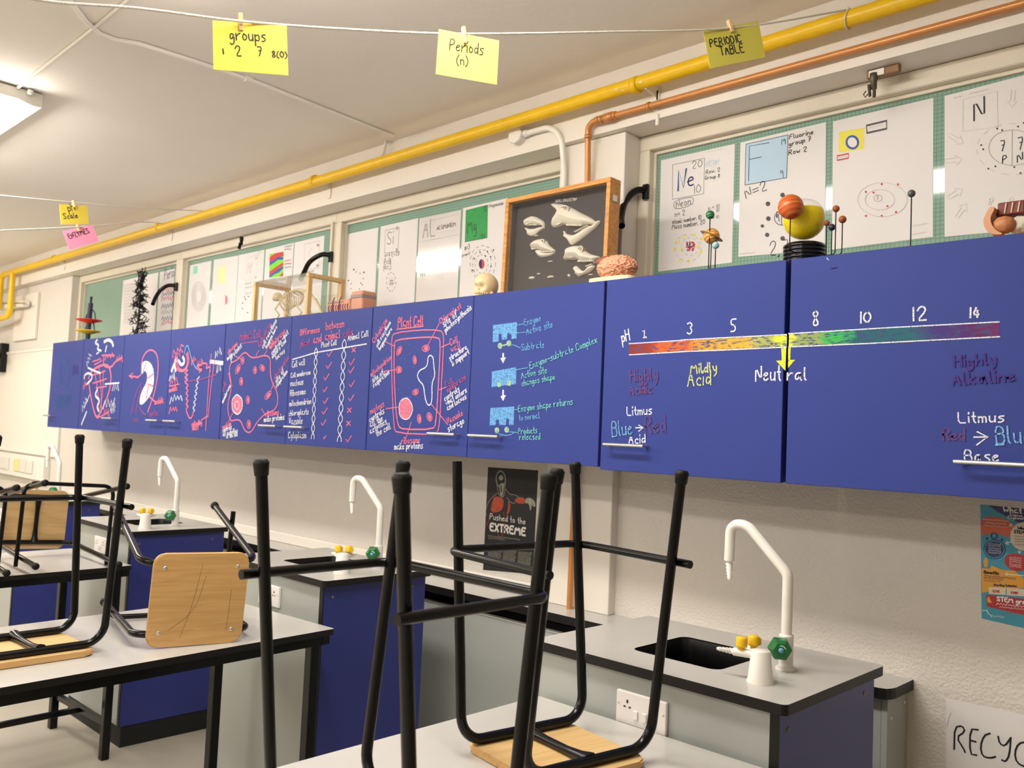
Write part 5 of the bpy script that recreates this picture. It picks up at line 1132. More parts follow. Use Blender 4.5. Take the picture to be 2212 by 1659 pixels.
S.tx('STEM grads', 412, 1315, 830, 1365, 'w', 0.003, 0.85); S.sq(402, 1345, 760, 1392, 'w', 0.0016); S.sq(440, 1385, 760, 1420, 'w', 0.0011); S.sq(515, 1450, 760, 1475, 'r', 0.0012)
S.l([(240, 1432), (290, 1428), (310, 1470), (340, 1490)], 'w', 0.002, 1); S.l([(290, 1420), (300, 1460), (325, 1480)], 'w', 0.0015, 1); S.sq(340, 1495, 495, 1508, 'w', 0.0013)
for p0, p1, hd in (((600, 425), (560, 400), 1), ((578, 612), (515, 630), 1), ((680, 715), (678, 750), 1), ((730, 1015), (510, 995), 1)):
    S.l([p0, p1], 'w', 0.0022); dx, dy = p1[0]-p0[0], p1[1]-p0[1]; L_ = math.hypot(dx, dy); dx /= L_; dy /= L_
    S.l([(p1[0]-26*dx-20*dy, p1[1]-26*dy+20*dx), p1, (p1[0]-26*dx+20*dy, p1[1]-26*dy-20*dx)], 'w', 0.0022)
S.done()
c8 = crop(1500, 1239, 3.107)
S = Sheet(FWL, c8, 'recycling_sign', 'white paper sign lettered RECYCLE taped low on the right wall', [(1690, 838), (2900, 1092), (2900, 1900), (1690, 1480)], None, 'sign')
for st, pts in (('R', [[(1745, 1178), (1748, 1030), (1800, 1020), (1818, 1060), (1760, 1098), (1812, 1180), (1818, 1198)]]), ('E', [[(1905, 1048), (1852, 1042), (1850, 1210), (1895, 1218)], [(1852, 1118), (1890, 1128)]]), ('C', [[(1985, 1072), (1945, 1085), (1920, 1160), (1935, 1225), (1985, 1238), (2022, 1228)]]), ('Y', [[(2040, 1092), (2050, 1140), (2085, 1158), (2122, 1105)], [(2125, 1100), (2115, 1220), (2090, 1262), (2065, 1250)]]), ('C', [[(2225, 1128), (2175, 1140), (2150, 1200), (2165, 1270), (2230, 1300)]]), ('L', [[(2290, 1140), (2285, 1320), (2350, 1340)]]), ('E', [[(2470, 1180), (2400, 1165), (2395, 1340), (2460, 1355)], [(2400, 1250), (2450, 1262)]])):
    for p in pts: S.l(p, 'k', 0.0042, 1)
S.l([(1720, 935), (1702, 985), (1697, 1025)], 'g', 0.0012, 1); S.done()

# ================================================================== THINGS ON TOP OF THE WALL CABINETS
ZK = ZC1
def pillow(mb, fr, poly, depth, n=34, c0=0.0, mi=0, power=0.5):
    """a rounded solid with the given outline, flat at the back"""
    P = np.array(poly, float); lo = P.min(0); hi = P.max(0); step = max(hi-lo)/n
    nx = int((hi[0]-lo[0])/step)+2; ny = int((hi[1]-lo[1])/step)+2
    gx = lo[0]+np.arange(nx)*step; gy = lo[1]+np.arange(ny)*step; X, Y = np.meshgrid(gx, gy, indexing='ij')
    A = P; B_ = np.roll(P, -1, 0); ins = np.zeros(X.shape, bool); D = np.full(X.shape, 1e9); NX = X.copy(); NY = Y.copy()
    for a, b in zip(A, B_):
        c = (a[1] > Y) != (b[1] > Y)
        with np.errstate(divide='ignore', invalid='ignore'):
            xi = (b[0]-a[0])*(Y-a[1])/(b[1]-a[1]+1e-12)+a[0]
        ins ^= c & (X < xi)
        ab = b-a; L2 = ab@ab+1e-12; t = np.clip(((X-a[0])*ab[0]+(Y-a[1])*ab[1])/L2, 0, 1); qx = a[0]+t*ab[0]; qy = a[1]+t*ab[1]; d = np.hypot(X-qx, Y-qy)
        m = d < D; D[m] = d[m]; NX[m] = qx[m]; NY[m] = qy[m]
    dmax = D[ins].max() if ins.any() else step
    keep = ins | (D < step*0.75)
    H = np.where(ins, depth*(np.clip(D/dmax, 0, 1))**power, 0.0); Xo = np.where(ins, X, NX); Yo = np.where(ins, Y, NY)
    idx = -np.ones(X.shape, int); vs_ = []
    for i in range(nx):
        for j in range(ny):
            if keep[i, j]: idx[i, j] = len(vs_); vs_.append(fr(Xo[i, j], Yo[i, j], c0+H[i, j]))
    fs = []
    for i in range(nx-1):
        for j in range(ny-1):
            q_ = [idx[i, j], idx[i+1, j], idx[i+1, j+1], idx[i, j+1]]
            if min(q_) >= 0 and (ins[i, j] or ins[i+1, j] or ins[i+1, j+1] or ins[i, j+1]): fs.append(tuple(q_))
            elif sum(k >= 0 for k in q_) == 3: fs.append(tuple(k for k in q_ if k >= 0))
    mb.add(vs_, fs, mi, True)
    # back plate
    mb.add([fr(p[0], p[1], c0) for p in poly], [tuple(range(len(poly)))[::-1]], mi)
    return mb

# ---- glazed skull case
YC = 2.262; LEAN = math.radians(1); LUP = 0.058*math.sin(LEAN)      # the case leans back a little
x0 = (on_y(1090, 412, YC+0.006).x+on_y(1083, 630, YC).x)/2; x1 = (on_y(1323, 382, YC+0.006).x+on_y(1304, 602, YC).x)/2
ztop = ZK+(on_y(1323, 382, YC+0.006).z-ZK)/math.cos(LEAN)+0.002
case = thing('skull_case', 'oak display case of animal skulls standing on the wall cabinets', 'display case', ((x0+x1)/2, YC, ZK))
dep = 0.058; fwid = 0.0165
for nm, bxx in (('frame_rail', (x0, x1, YC, YC+dep, ztop-fwid, ztop)), ('frame_rail', (x0, x1, YC, YC+dep, ZK+0.001, ZK+fwid)), ('frame_stile', (x0, x0+fwid, YC, YC+dep, ZK+fwid, ztop-fwid)), ('frame_stile', (x1-fwid, x1, YC, YC+dep, ZK+fwid, ztop-fwid))):
    MB().rbox(*bxx, 0.002, 2).build(nm, M_oak, case)
M_board = mat('charcoal_board', (66, 62, 64), 0.8, var=0.12, scale=40)
MB().box(x0+fwid, x1-fwid, YC+dep-0.012, YC+dep-0.004, ZK+fwid, ztop-fwid).build('backboard', M_board, case)
for bb in ((x0+fwid, x0+fwid+0.003, ZK+fwid, ztop-fwid), (x1-fwid-0.003, x1-fwid, ZK+fwid, ztop-fwid), (x0+fwid+0.003, x1-fwid-0.003, ZK+fwid, ZK+fwid+0.003), (x0+fwid+0.003, x1-fwid-0.003, ztop-fwid-0.003, ztop-fwid)):
    MB().box(bb[0], bb[1], YC+0.02, YC+dep-0.012, bb[2], bb[3]).build('lining', M_board, case)
MB().box(x0+fwid, x1-fwid, YC+0.006, YC+0.009, ZK+fwid, ztop-fwid).build('glass_front', clear_glass(), case)
MB().rbox(x1, x1+0.006, YC+0.015, YC+0.035, ztop-0.08, ztop-0.058, 0.001, 1).build('latch', M_steel, case)
MB().rbox(x0-0.005, x0, YC+0.02, YC+0.04, ztop-0.09, ztop-0.065, 0.001, 1).build('hinge', M_steel, case)
case.rotation_euler.x = -LEAN; case.location.z += LUP
FB = Frame((0, YC+(dep-0.0125)*math.cos(LEAN), ZK+LUP-(dep-0.0125)*math.sin(LEAN)), (1, 0, 0), (0, math.sin(LEAN), math.cos(LEAN))); ck = crop(1080, 370, 6.381)
ti = MB(); text(ti, FB, 'SKULL COLLECTION', ck(764, 430), ck(1054, 402), 0.0014, 1.0, 0.0006); UNLEAN = lambda m: [tuple(case_inv @ Vector(v)) for v in m.v]
case_inv = Matrix.Translation((0, YC, ZK)) @ Matrix.Rotation(LEAN, 4, 'X') @ Matrix.Translation((0, -YC, -ZK-LUP))
ti.v = UNLEAN(ti); stuff(ti.build('title', INKS['w'], case))
M_bone = mat('bone', (226, 219, 202), 0.55, var=0.06, scale=40); M_bonedk = mat('bone_recess_shade', (128, 116, 96), 0.8, var=0.3, scale=60)
for pts in ([(482, 888), (520, 884)], [(665, 1243), (722, 1236)], [(515, 1414), (552, 1408)]):
    lb_ = MB(); line(lb_, FB, [ck(*p) for p in pts], 0.003, 0.0006); lb_.v = UNLEAN(lb_); lb_.build('label_strip', INKS['cr'], case)
def skull(name, label, outl, jaw, sockets, depth, teeth=()):
    pts = [FB.px(ck(*p)) for p in outl]; c = np.mean(pts, 0)
    t = thing(name, label, 'skull', FB(c[0], min(p[1] for p in pts)), 'skulls mounted in the display case')
    m = MB(); pillow(m, FB, [tuple(p) for p in smooth2(pts, 1, True)], depth, 64, 0.0005)
    cr = m.build('cranium', M_bone, t)
    if jaw:
        m = MB(); pillow(m, FB, [tuple(p) for p in smooth2([FB.px(ck(*p)) for p in jaw], 1, True)], depth*0.55, 56, 0.0005); m.build('lower_jaw', M_bone, t)
    for s_ in sockets:
        q_ = FB.px(ck(s_[0], s_[1])); e = FB.px(ck(s_[0]+s_[2], s_[1]))[0]-q_[0]; k = abs(FB.px(ck(s_[0], s_[1]+s_[3]))[1]-q_[1])
        m = MB(); lv = depth*s_[4]*0.72
        m.tube([FB(q_[0]+e*math.cos(v*0.3927), q_[1]+k*math.sin(v*0.3927), lv) for v in range(16)], 0.0022, 8, closed=True)
        m.build('socket_rim', M_bone, cr)
        m = MB(); pillow(m, FB, [(q_[0]+e*math.cos(v*0.3927), q_[1]+k*math.sin(v*0.3927)) for v in range(16)], lv+0.0012, 14, 0.0, 0, 0.2); m.build('eye_socket', M_bonedk if s_[5] else mat('bone_shade', (170, 156, 132), 0.7), cr)  # raised disc in darker bone colour, painting the shade of the socket hollow
    if teeth:
        tm = MB()
        for (xa, ya, xb, yb, n, h) in teeth:
            for k in range(n):
                p = FB.px(ck(xa+(xb-xa)*k/(n-1), ya+(yb-ya)*k/(n-1))); w = abs(FB.px(ck(xb, yb))[0]-FB.px(ck(xa, ya))[0])/(n*2.3)
                tm.prism(FB, [(p[0]-w*0.75, p[1]-h*0.6), (p[0]+w*0.75, p[1]-h*0.6), (p[0]+w, p[1]+0.001), (p[0]-w, p[1]+0.001)], depth*0.1, depth*0.45)
        stuff(tm.build('teeth', M_bone, t))
    return t
skull('sheep_skull', 'large horned skull at the upper right of the display case', [(703, 442), (880, 455), (990, 500), (1130, 580), (1260, 640), (1310, 680), (1335, 710), (1310, 738), (1200, 735), (1150, 760), (960, 760), (900, 730), (820, 770), (740, 782), (722, 740), (740, 650), (790, 580), (800, 545), (740, 500)],
      [(870, 820), (905, 830), (905, 860), (1010, 885), (1070, 860), (1210, 765), (1310, 735), (1330, 690), (1380, 672), (1385, 710), (1340, 770), (1160, 920), (1020, 1015), (975, 1018), (935, 940), (868, 895), (895, 872)], [(935, 555, 66, 58, 0.95, 0), (835, 705, 50, 40, 0.6, 1), (912, 672, 12, 14, 0.8, 1)], 0.034, [(955, 745, 1150, 750, 12, 0.006), (1060, 850, 1230, 765, 9, -0.005)])
skull('cat_skull', 'small rounded skull with long front teeth at the upper left of the display case', [(340, 690), (375, 650), (450, 620), (510, 630), (560, 660), (622, 700), (620, 790), (608, 795), (600, 755), (560, 745), (480, 745), (420, 740), (400, 755), (360, 755), (342, 730)],
      [(335, 780), (370, 778), (395, 795), (480, 795), (520, 780), (600, 760), (605, 785), (540, 830), (490, 880), (440, 897), (390, 885), (370, 850), (380, 830)], [(465, 680, 40, 38, 0.9, 0), (400, 715, 26, 24, 0.7, 0)], 0.022, [(430, 742, 520, 742, 5, 0.004)])
skull('monkey_skull', 'round brained skull with closed jaws at the lower left of the display case', [(432, 1030), (450, 985), (510, 945), (590, 935), (650, 955), (680, 1020), (720, 1050), (765, 1085), (770, 1110), (740, 1115), (650, 1110), (590, 1115), (560, 1080), (490, 1085), (445, 1065)],
      [(490, 1090), (570, 1085), (590, 1122), (690, 1125), (768, 1112), (755, 1140), (690, 1180), (580, 1195), (525, 1165), (500, 1120)], [(627, 985, 22, 32, 0.9, 1), (492, 1068, 26, 12, 0.6, 1)], 0.026, [(600, 1112, 745, 1108, 9, 0.004)])
skull('dog_skull', 'fanged skull with open jaws at the lower right of the display case', [(912, 1090), (950, 1050), (1050, 1027), (1130, 1040), (1190, 1100), (1240, 1140), (1310, 1160), (1385, 1175), (1370, 1210), (1330, 1235), (1305, 1290), (1290, 1250), (1220, 1240), (1160, 1265), (1110, 1240), (1080, 1215), (1010, 1230), (960, 1225), (905, 1240), (890, 1205), (915, 1150)],
      [(1010, 1355), (1045, 1302), (1075, 1312), (1140, 1380), (1180, 1370), (1230, 1310), (1300, 1290), (1320, 1330), (1230, 1410), (1140, 1445), (1085, 1468), (1070, 1430), (1030, 1415), (1050, 1390)], [(1155, 1090, 34, 42, 0.9, 0), (1015, 1165, 58, 34, 0.75, 1)], 0.03, [(1110, 1240, 1290, 1235, 8, 0.007), (1215, 1325, 1290, 1295, 5, -0.006)])
for i, (x, y, rx, ry) in enumerate(((440, 1472, 40, 22), (700, 1458, 46, 18), (955, 1440, 16, 24), (1255, 1428, 30, 14))):
    m = MB(); pillow(m, FB, [FB.px(ck(*p)) for p in ell2(x, y, rx, ry, -8, 14)], 0.008, 14, 0.0005)
    tag(m.build('bone_fragment', M_bone), ['pale oval bone fragment at the bottom left of the display case', 'long pale bone fragment at the bottom middle of the display case', 'small hooked bone fragment below the dog skull jaw', 'flat bone fragment beside the brain model'][i], 'bone', 'bone fragments in the display case')

# ---- human skull model
def rad(bumps, base=1.0):
    bb = [(Vector(d).normalized(), w, a) for d, w, a in bumps]
    def f(d):
        k = base
        for v, w, a in bb:
            ang = d.angle(v); k += a*math.exp(-(ang/w)**2)
        return k
    return f
def face_m(loc, yaw):                        # model faces -y locally
    return Matrix.Translation(loc) @ Matrix.Rotation(yaw, 4, 'Z')
c = on_y(1046, 618, 2.27); yw = math.radians(14)
Mh = face_m((c.x, 2.27, ZK), yw)
hs = thing('skull_model', 'cream plastic human skull model left of the skull case', 'skull', (c.x, 2.27, ZK))
m = MB(); m.ball((0, 0.01, 0.062), 0.05, 48, 32, fn=rad([((0, 1, .25), .8, .22), ((-.36, -1, -.2), .2, -.42), ((.36, -1, -.2), .2, -.42), ((0, -1, -.55), .12, -.3), ((0, -1, .3), .5, .04), ((-.72, -1, -.5), .22, .06), ((.72, -1, -.5), .22, .06), ((0, -1, -.85), .35, .10), ((0, 0, -1), .6, -.18)]), scale=(0.86, 1.06, 1.0), M=Mh); m.build('cranium', mat('cream_plastic_bone', (236, 214, 168), 0.4), hs)
jb = MB(); jb.tube([Mh @ Vector(p) for p in ((-0.036, 0.0, 0.036), (-0.034, -0.012, 0.012), (-0.02, -0.044, 0.010), (0, -0.052, 0.009), (0.02, -0.044, 0.010), (0.034, -0.012, 0.012), (0.036, 0.0, 0.036))], [0.006, 0.009, 0.009, 0.0095, 0.009, 0.009, 0.006], 10); jb.build('lower_jaw', MATS['cream_plastic_bone'], hs)
tt_ = MB()
for k in range(11):
    an = math.radians(-62+124*k/10); p = Vector((0.028*math.sin(an), -0.052*math.cos(an)+0.004, 0.024)); R_ = Mh @ Matrix.Translation(p) @ Matrix.Rotation(an, 4, 'Z')
    for dz in (0.0005, -0.0085): tt_.rbox(-0.0028, 0.0028, -0.004, 0.004, dz, dz+0.008, 0.001, 1, 0, R_)
stuff(tt_.build('teeth', mat('tooth', (226, 204, 160), 0.35), hs))
# ---- brain model
c = on_y(1335, 585, 2.197); bw = 0.068
bn = thing('brain_model', 'pink brain model on a cream base in front of the skull case corner', 'model', (c.x, 2.197, ZK))
MB().prism(Frame((c.x, 2.197, ZK+0.001), (1, 0, 0), (0, 1, 0)), [tuple(p) for p in smooth2([(-0.095, -0.03), (-0.07, -0.05), (0.06, -0.05), (0.085, -0.02), (0.06, 0.045), (-0.06, 0.045)], 2, True)], 0, 0.013).build('base', mat('cream_base', (232, 214, 172), 0.5), bn)
def gyri(d):
    w = Vector((noise.noise(d*3), noise.noise(d*3+Vector((5, 1, 2))), noise.noise(d*3+Vector((2, 7, 3)))))
    dist, _ = noise.voronoi(Vector((d.x*1.4, d.y, d.z))*2.7+w*1.2)
    g = min((dist[1]-dist[0])*3.2, 1.0)**0.55
    return 0.83+0.17*g-(0.12 if abs(d.y) < 0.035 and d.z > 0 else 0)
m = MB(); m.ball((c.x-0.004, 2.197, ZK+0.049), 0.05, 150, 96, fn=gyri, scale=(1.45, 1.0, 0.82)); m.build('cerebrum', mat('pink_brain', (226, 162, 130), 0.45), bn)
m = MB(); m.ball((c.x-0.043, 2.19, ZK+0.072), 0.026, 48, 28, fn=lambda d: 1+0.03*math.sin(40*d.z), scale=(1.5, 0.8, 0.65)); m.build('cerebellum', mat('brown_cerebellum', (150, 84, 60), 0.5), bn)
# ---- skin block model
a = on_y(709, 640, 2.22); b = on_y(781, 640, 2.22)
sk = thing('skin_model', 'pink skin cross-section block model right of the skeleton case', 'model', ((a.x+b.x)/2, 2.25, ZK))
M_skin = mat('skin_pink', (214, 150, 118), 0.55, var=0.12, scale=50); M_skgrey = mat('skin_grey', (150, 130, 128), 0.6)
w_ = b.x-a.x; zz = lambda py: on_y(745, py, 2.22).z
MB().rbox(a.x, a.x+w_*0.66, 2.22, 2.29, ZK+0.001, ZK+0.068, 0.008, 2).build('skin_block', M_skin, sk)
MB().rbox(a.x+w_*0.66, b.x, 2.225, 2.30, ZK+0.001, ZK+0.098, 0.008, 2).build('tall_block', M_skin, sk)
MB().rbox(a.x+w_*0.655, b.x+0.001, 2.223, 2.30, ZK+0.065, ZK+0.082, 0.003, 1).build('grey_layer', M_skgrey, sk)
MB().rbox(a.x-0.001, a.x+w_*0.5, 2.218, 2.29, ZK+0.052, ZK+0.062, 0.003, 1).build('upper_layer', M_skgrey, sk)
for fx_ in (0.16, 0.36): MB().tube([(a.x+w_*fx_, 2.2175, ZK+0.012), (a.x+w_*fx_+0.002, 2.2175, ZK+0.06), (a.x+w_*fx_+0.003, 2.225, ZK+0.082)], 0.002, 6).build('hair', mat('hair_blue', (52, 48, 92), 0.5), sk)
vv = MB()
for k in range(9):
    x = a.x+w_*(0.05+0.07*k); vv.tube([(x, 2.2185, ZK+0.008), (x+0.004, 2.2178, ZK+0.022), (x-0.003, 2.2178, ZK+0.034), (x+0.003, 2.2185, ZK+0.046)], 0.0017, 6, k % 2)
stuff(vv.build('vessels', [mat('vessel_blue', (76, 70, 140), 0.5), mat('vessel_red', (186, 70, 60), 0.5)], sk))
# ---- skeleton in a glazed wooden case
pA = on_y(547, 616, 2.2); pC = on_y(667, 603, 2.2); xa, xb = pA.x, pC.x; yf_, yb_ = 2.2, 2.40; zt_ = pA.z-0.004; pw = 0.022
sc = thing('skeleton_case', 'glass case with pine posts holding a small animal skeleton', 'display case', ((xa+xb)/2, 2.3, ZK))
for x in (xa, xb-pw):
    for y in (yf_, yb_-pw): MB().rbox(x, x+pw, y, y+pw, ZK+0.012, zt_, 0.002, 1).build('post', M_pine, sc)
MB().rbox(xa-0.004, xb+0.004, yf_-0.004, yb_+0.004, ZK+0.001, ZK+0.012, 0.002, 1).build('base', mat('white_base', (228, 222, 208), 0.5), sc)
for x in (xa, xb-pw): MB().rbox(x, x+pw, yf_-0.001, yb_+0.001, zt_, zt_+0.018, 0.002, 1).build('rail', M_pine, sc)
MG = clear_glass()
MB().box(xa+pw, xb-pw, yf_+0.002, yf_+0.005, ZK+0.012, zt_+0.01).build('glass_front', MG, sc); MB().box(xa+pw, xb-pw, yb_-0.005, yb_-0.002, ZK+0.012, zt_+0.01).build('glass_back', MG, sc); MB().box(xa, xb, yf_, yb_, zt_+0.018, zt_+0.021).build('glass_top', MG, sc)
ske = thing('animal_skeleton', 'small pale animal skeleton inside the glass case', 'skeleton', ((xa+xb)/2, 2.3, ZK+0.012))
M_sb = mat('old_bone', (214, 196, 156), 0.6); L_ = xb-xa; S0 = Vector((xa, 2.3, ZK+0.012))
def sp(u, v, w=0.0): return S0+Vector((L_*u, w, v))
spine = [sp(0.2+0.06*k, 0.115+0.035*math.sin(k/9*math.pi)) for k in range(10)]+[sp(0.82, 0.09), sp(0.9, 0.05), sp(0.94, 0.02)]
m = MB(); m.tube(spine, 0.006, 8)
for p in spine[:-2]: m.ball(p, 0.008, 8, 6)
stuff(m.build('spine', M_sb, ske))
m = MB()
for k in range(9):
    p = spine[1+k//2]+Vector((L_*0.03*(k % 2), 0, 0)); r_ = 0.03+0.012*math.sin(k/8*math.pi)
    for s_ in (-1, 1): m.tube([p, p+Vector((0.004, s_*r_, -0.015)), p+Vector((0.01, s_*r_*0.9, -0.05)), p+Vector((0.016, s_*0.006, -0.075))], 0.0022, 6)
stuff(m.build('ribs', M_sb, ske))
m = MB(); m.ball(sp(0.13, 0.13), 0.024, 20, 14, fn=rad([((-.7, -1, 0), .35, -.25), ((-.7, 1, 0), .35, -.25), ((-1, 0, -.4), .5, .5)]), scale=(1.2, 0.9, 0.9)); m.build('skull', M_sb, ske)
for u_ in (0.26, 0.66):
    for s_ in (-1, 1): MB().tube([sp(u_, 0.11, s_*0.015), sp(u_-0.06, 0.06, s_*0.03), sp(u_+0.03, 0.03, s_*0.03), sp(u_-0.05, 0.004, s_*0.03)], 0.0042, 8).build('limb', M_sb, ske)
# ---- solar system model
c0_ = on_y(1738, 545, 2.27); X0, Y0 = c0_.x, 2.27
so = thing('solar_system_model', 'solar system model with yellow sun globe on a ribbed black base', 'model', (X0, Y0, ZK))
prof = [(0.055, 0)]
for k in range(6): prof += [(0.0575, 0.002+k*0.0105), (0.0575, 0.007+k*0.0105), (0.054, 0.0085+k*0.0105), (0.054, 0.0105+k*0.0105)]
prof += [(0.05, 0.066), (0.0001, 0.067)]
MB().lathe(prof, 36, 0, Matrix.Translation((X0, Y0, ZK+0.001))).build('base', mat('glossy_black_plastic', (14, 14, 15), 0.15), so)
s0_ = on_y(1737, 474, Y0); rs = 0.0565
def sun_mat():
    m = mat('sun_yellow', (240, 214, 24), 0.15); return m
mb_ = MB(); n1, n2 = 36, 24; vs_ = []; fs = []
for j in range(17):
    th = math.pi*(0.34+0.66*j/16)
    for i in range(n1): ph = 2*math.pi*i/n1; vs_.append((s0_.x+rs*math.sin(th)*math.cos(ph), Y0+rs*math.sin(th)*math.sin(ph), s0_.z+rs*math.cos(th)))
for j in range(16):
    for i in range(n1): l = (i+1) % n1; fs.append((j*n1+i, (j+1)*n1+i, (j+1)*n1+l, j*n1+l))
mb_.add(vs_, fs, 0, True); mb_.add(vs_[:n1], [tuple(range(n1))], 0); sun = mb_.build('sun', sun_mat(), so)
mb_ = MB(); vs_ = []; fs = []
for j in range(9):
    th = math.pi*0.36*j/8
    for i in range(n1): ph = 2*math.pi*i/n1; vs_.append((s0_.x+rs*1.01*math.sin(th)*math.cos(ph), Y0+rs*1.01*math.sin(th)*math.sin(ph), s0_.z+rs*1.01*math.cos(th)))
for j in range(8):
    for i in range(n1): l = (i+1) % n1; fs.append((j*n1+i, (j+1)*n1+i, (j+1)*n1+l, j*n1+l))
mb_.add(vs_, fs, 0, True); mb_.build('clear_dome', clear_glass(), sun)
def band_ball(name, cols, scale=30, axis=(0.25, 0, 1)):
    m = bpy.data.materials.new(name); m.use_nodes = True; nt = m.node_tree; b = nt.nodes['Principled BSDF']; b.inputs['Roughness'].default_value = 0.3
    tc = nt.nodes.new('ShaderNodeTexCoord'); mp = nt.nodes.new('ShaderNodeMapping'); mp.inputs['Rotation'].default_value = (0.1, 0.3, 0); wv = nt.nodes.new('ShaderNodeTexWave'); wv.bands_direction = 'Z'; wv.inputs['Scale'].default_value = scale; wv.inputs['Distortion'].default_value = 2.0
    rp = nt.nodes.new('ShaderNodeValToRGB'); el = rp.color_ramp.elements; el[0].color = lin(cols[0]); el[1].color = lin(cols[-1])
    for k, c_ in enumerate(cols[1:-1]): e = el.new((k+1)/(len(cols)-1)); e.color = lin(c_)
    nt.links.new(tc.outputs['Object'], mp.inputs[0]); nt.links.new(mp.outputs[0], wv.inputs['Vector']); nt.links.new(wv.outputs['Fac'], rp.inputs['Fac']); nt.links.new(rp.outputs['Color'], b.inputs['Base Color']); return m
MJ = band_ball('jupiter_paint', [(206, 110, 44), (200, 86, 36), (190, 66, 38), (214, 128, 52)], 14)
MSat = band_ball('saturn_paint', [(232, 172, 84), (226, 150, 60), (150, 82, 30), (236, 186, 104)], 16)
MGr = band_ball('green_paint', [(16, 84, 50), (24, 120, 70), (90, 170, 120), (14, 70, 44)], 22)
MPl = {'j': MJ, 's': MSat, 'g': MGr, 'lb': mat('pale_blue_planet', (150, 196, 202), 0.35), 'br': mat('rust_planet', (176, 96, 46), 0.4, var=0.35, scale=120), 'nb': mat('navy_planet', (40, 44, 78), 0.35, var=0.3, scale=150), 'gy': mat('grey_planet', (88, 88, 90), 0.3)}
hub = Vector((X0, Y0, ZK+0.03))
PLN = [('j', 1708, 447, 27, 2.18, 0.034), ('g', 1534, 464, 9.5, 2.20, 0.012), ('s', 1537, 510, 17.5, 2.22, 0.012), ('lb', 1546, 530, 7.8, 2.19, 0.006), ('br', 1806, 451, 7.5, 2.27, 0.03), ('br', 1820, 474, 8.3, 2.25, 0.024), ('br', 1786, 482, 6.5, 2.25, 0.02), ('nb', 1797, 491, 7.5, 2.22, 0.014), ('gy', 1969, 418, 8.2, 2.24, 0.01)]
for key, px, py, rpx, y, zb in PLN:
    p = on_y(px, py, y); r_ = rpx/FPX*(p-EYE).dot(FW)
    mb_ = MB(); mb_.ball(p, r_, 28, 18); pl = mb_.build('planet', MPl[key], so)
    if key == 's':
        mr_ = MB(); Mr = Matrix.Translation(p) @ Matrix.Rotation(math.radians(22), 4, 'Y') @ Matrix.Rotation(math.radians(-12), 4, 'X')
        mr_.lathe([(r_*1.15, -0.0006), (r_*1.5, -0.0006), (r_*1.5, 0.0006), (r_*1.15, 0.0006)], 40, 0, Mr); mr_.build('planet_ring', mat('ring_paint', (170, 140, 90), 0.4), pl)
    foot = Vector((p.x, p.y, ZK+zb)); d = (Vector((foot.x, foot.y, 0))-Vector((X0, Y0, 0))).normalized()
    rod = fillet([p-Vector((0, 0, r_*0.8)), foot, Vector((X0, Y0, ZK+zb))+d*0.05], 0.008, 4)
    MB().tube(rod, 0.0016, 8).build('arm', M_black, so)
# ---- ear model
p = on_y(2150, 480, 2.25)
ea = thing('ear_model', 'skin-coloured ear cross-section model at the right end of the cabinets', 'model', (p.x+0.03, 2.25, ZK))
M_ear = mat('ear_flesh', (206, 146, 100), 0.45); M_ear2 = mat('ear_inner', (196, 128, 84), 0.5)
e0 = on_y(2128, 478, 2.23); e1 = on_y(2168, 500, 2.23)
sh = MB(); fe = Frame((0, 2.21, 0)); ear = [fe.px(c3(*q_)) for q_ in ((1948, 1420), (1965, 1380), (1990, 1335), (2022, 1332), (2018, 1360), (1992, 1400), (2000, 1450), (2040, 1495), (2075, 1505), (2060, 1515), (1990, 1512), (1955, 1470))]
sh.prism(fe, [tuple(q_) for q_ in smooth2(ear, 2, True)], -0.09, 0.0); sh.build('outer_ear', M_ear, ea)
inn = MB(); q_ = on_y(2167, 484, 2.215); inn.ball((q_.x, 2.225, q_.z), 0.021, 32, 20, fn=lambda d: 1+0.10*noise.noise(d*3.2), scale=(1.15, 0.9, 0.95)); inn.build('canal', M_ear2, ea)
bl_ = MB(); q_ = on_y(2198, 478, 2.22); bl_.ball((q_.x, 2.24, q_.z-0.004), 0.02, 24, 16, fn=lambda d: 1+0.25*noise.noise(d*4), scale=(1.2, 0.8, 1.0)); bl_.build('cochlea', M_bone, ea)
rb = MB(); q_ = on_y(2184, 452, 2.24); rb.rbox(q_.x-0.028, q_.x+0.03, 2.235, 2.29, q_.z-0.014, q_.z+0.018, 0.004, 2); rb.build('muscle', mat('dark_red_muscle', (116, 40, 36), 0.5), ea)
for k in range(3): MB().tube([(q_.x-0.012+k*0.014, 2.234, q_.z-0.01), (q_.x-0.008+k*0.014, 2.233, q_.z+0.014)], 0.002, 6).build('nerve', mat('nerve_cream', (226, 200, 160), 0.5), ea)
bt = MB(); bt.rbox(e0.x-0.005, e0.x+0.2, 2.20, 2.32, ZK+0.001, ZK+0.006, 0.001, 1); bt.build('base', M_ear, ea)
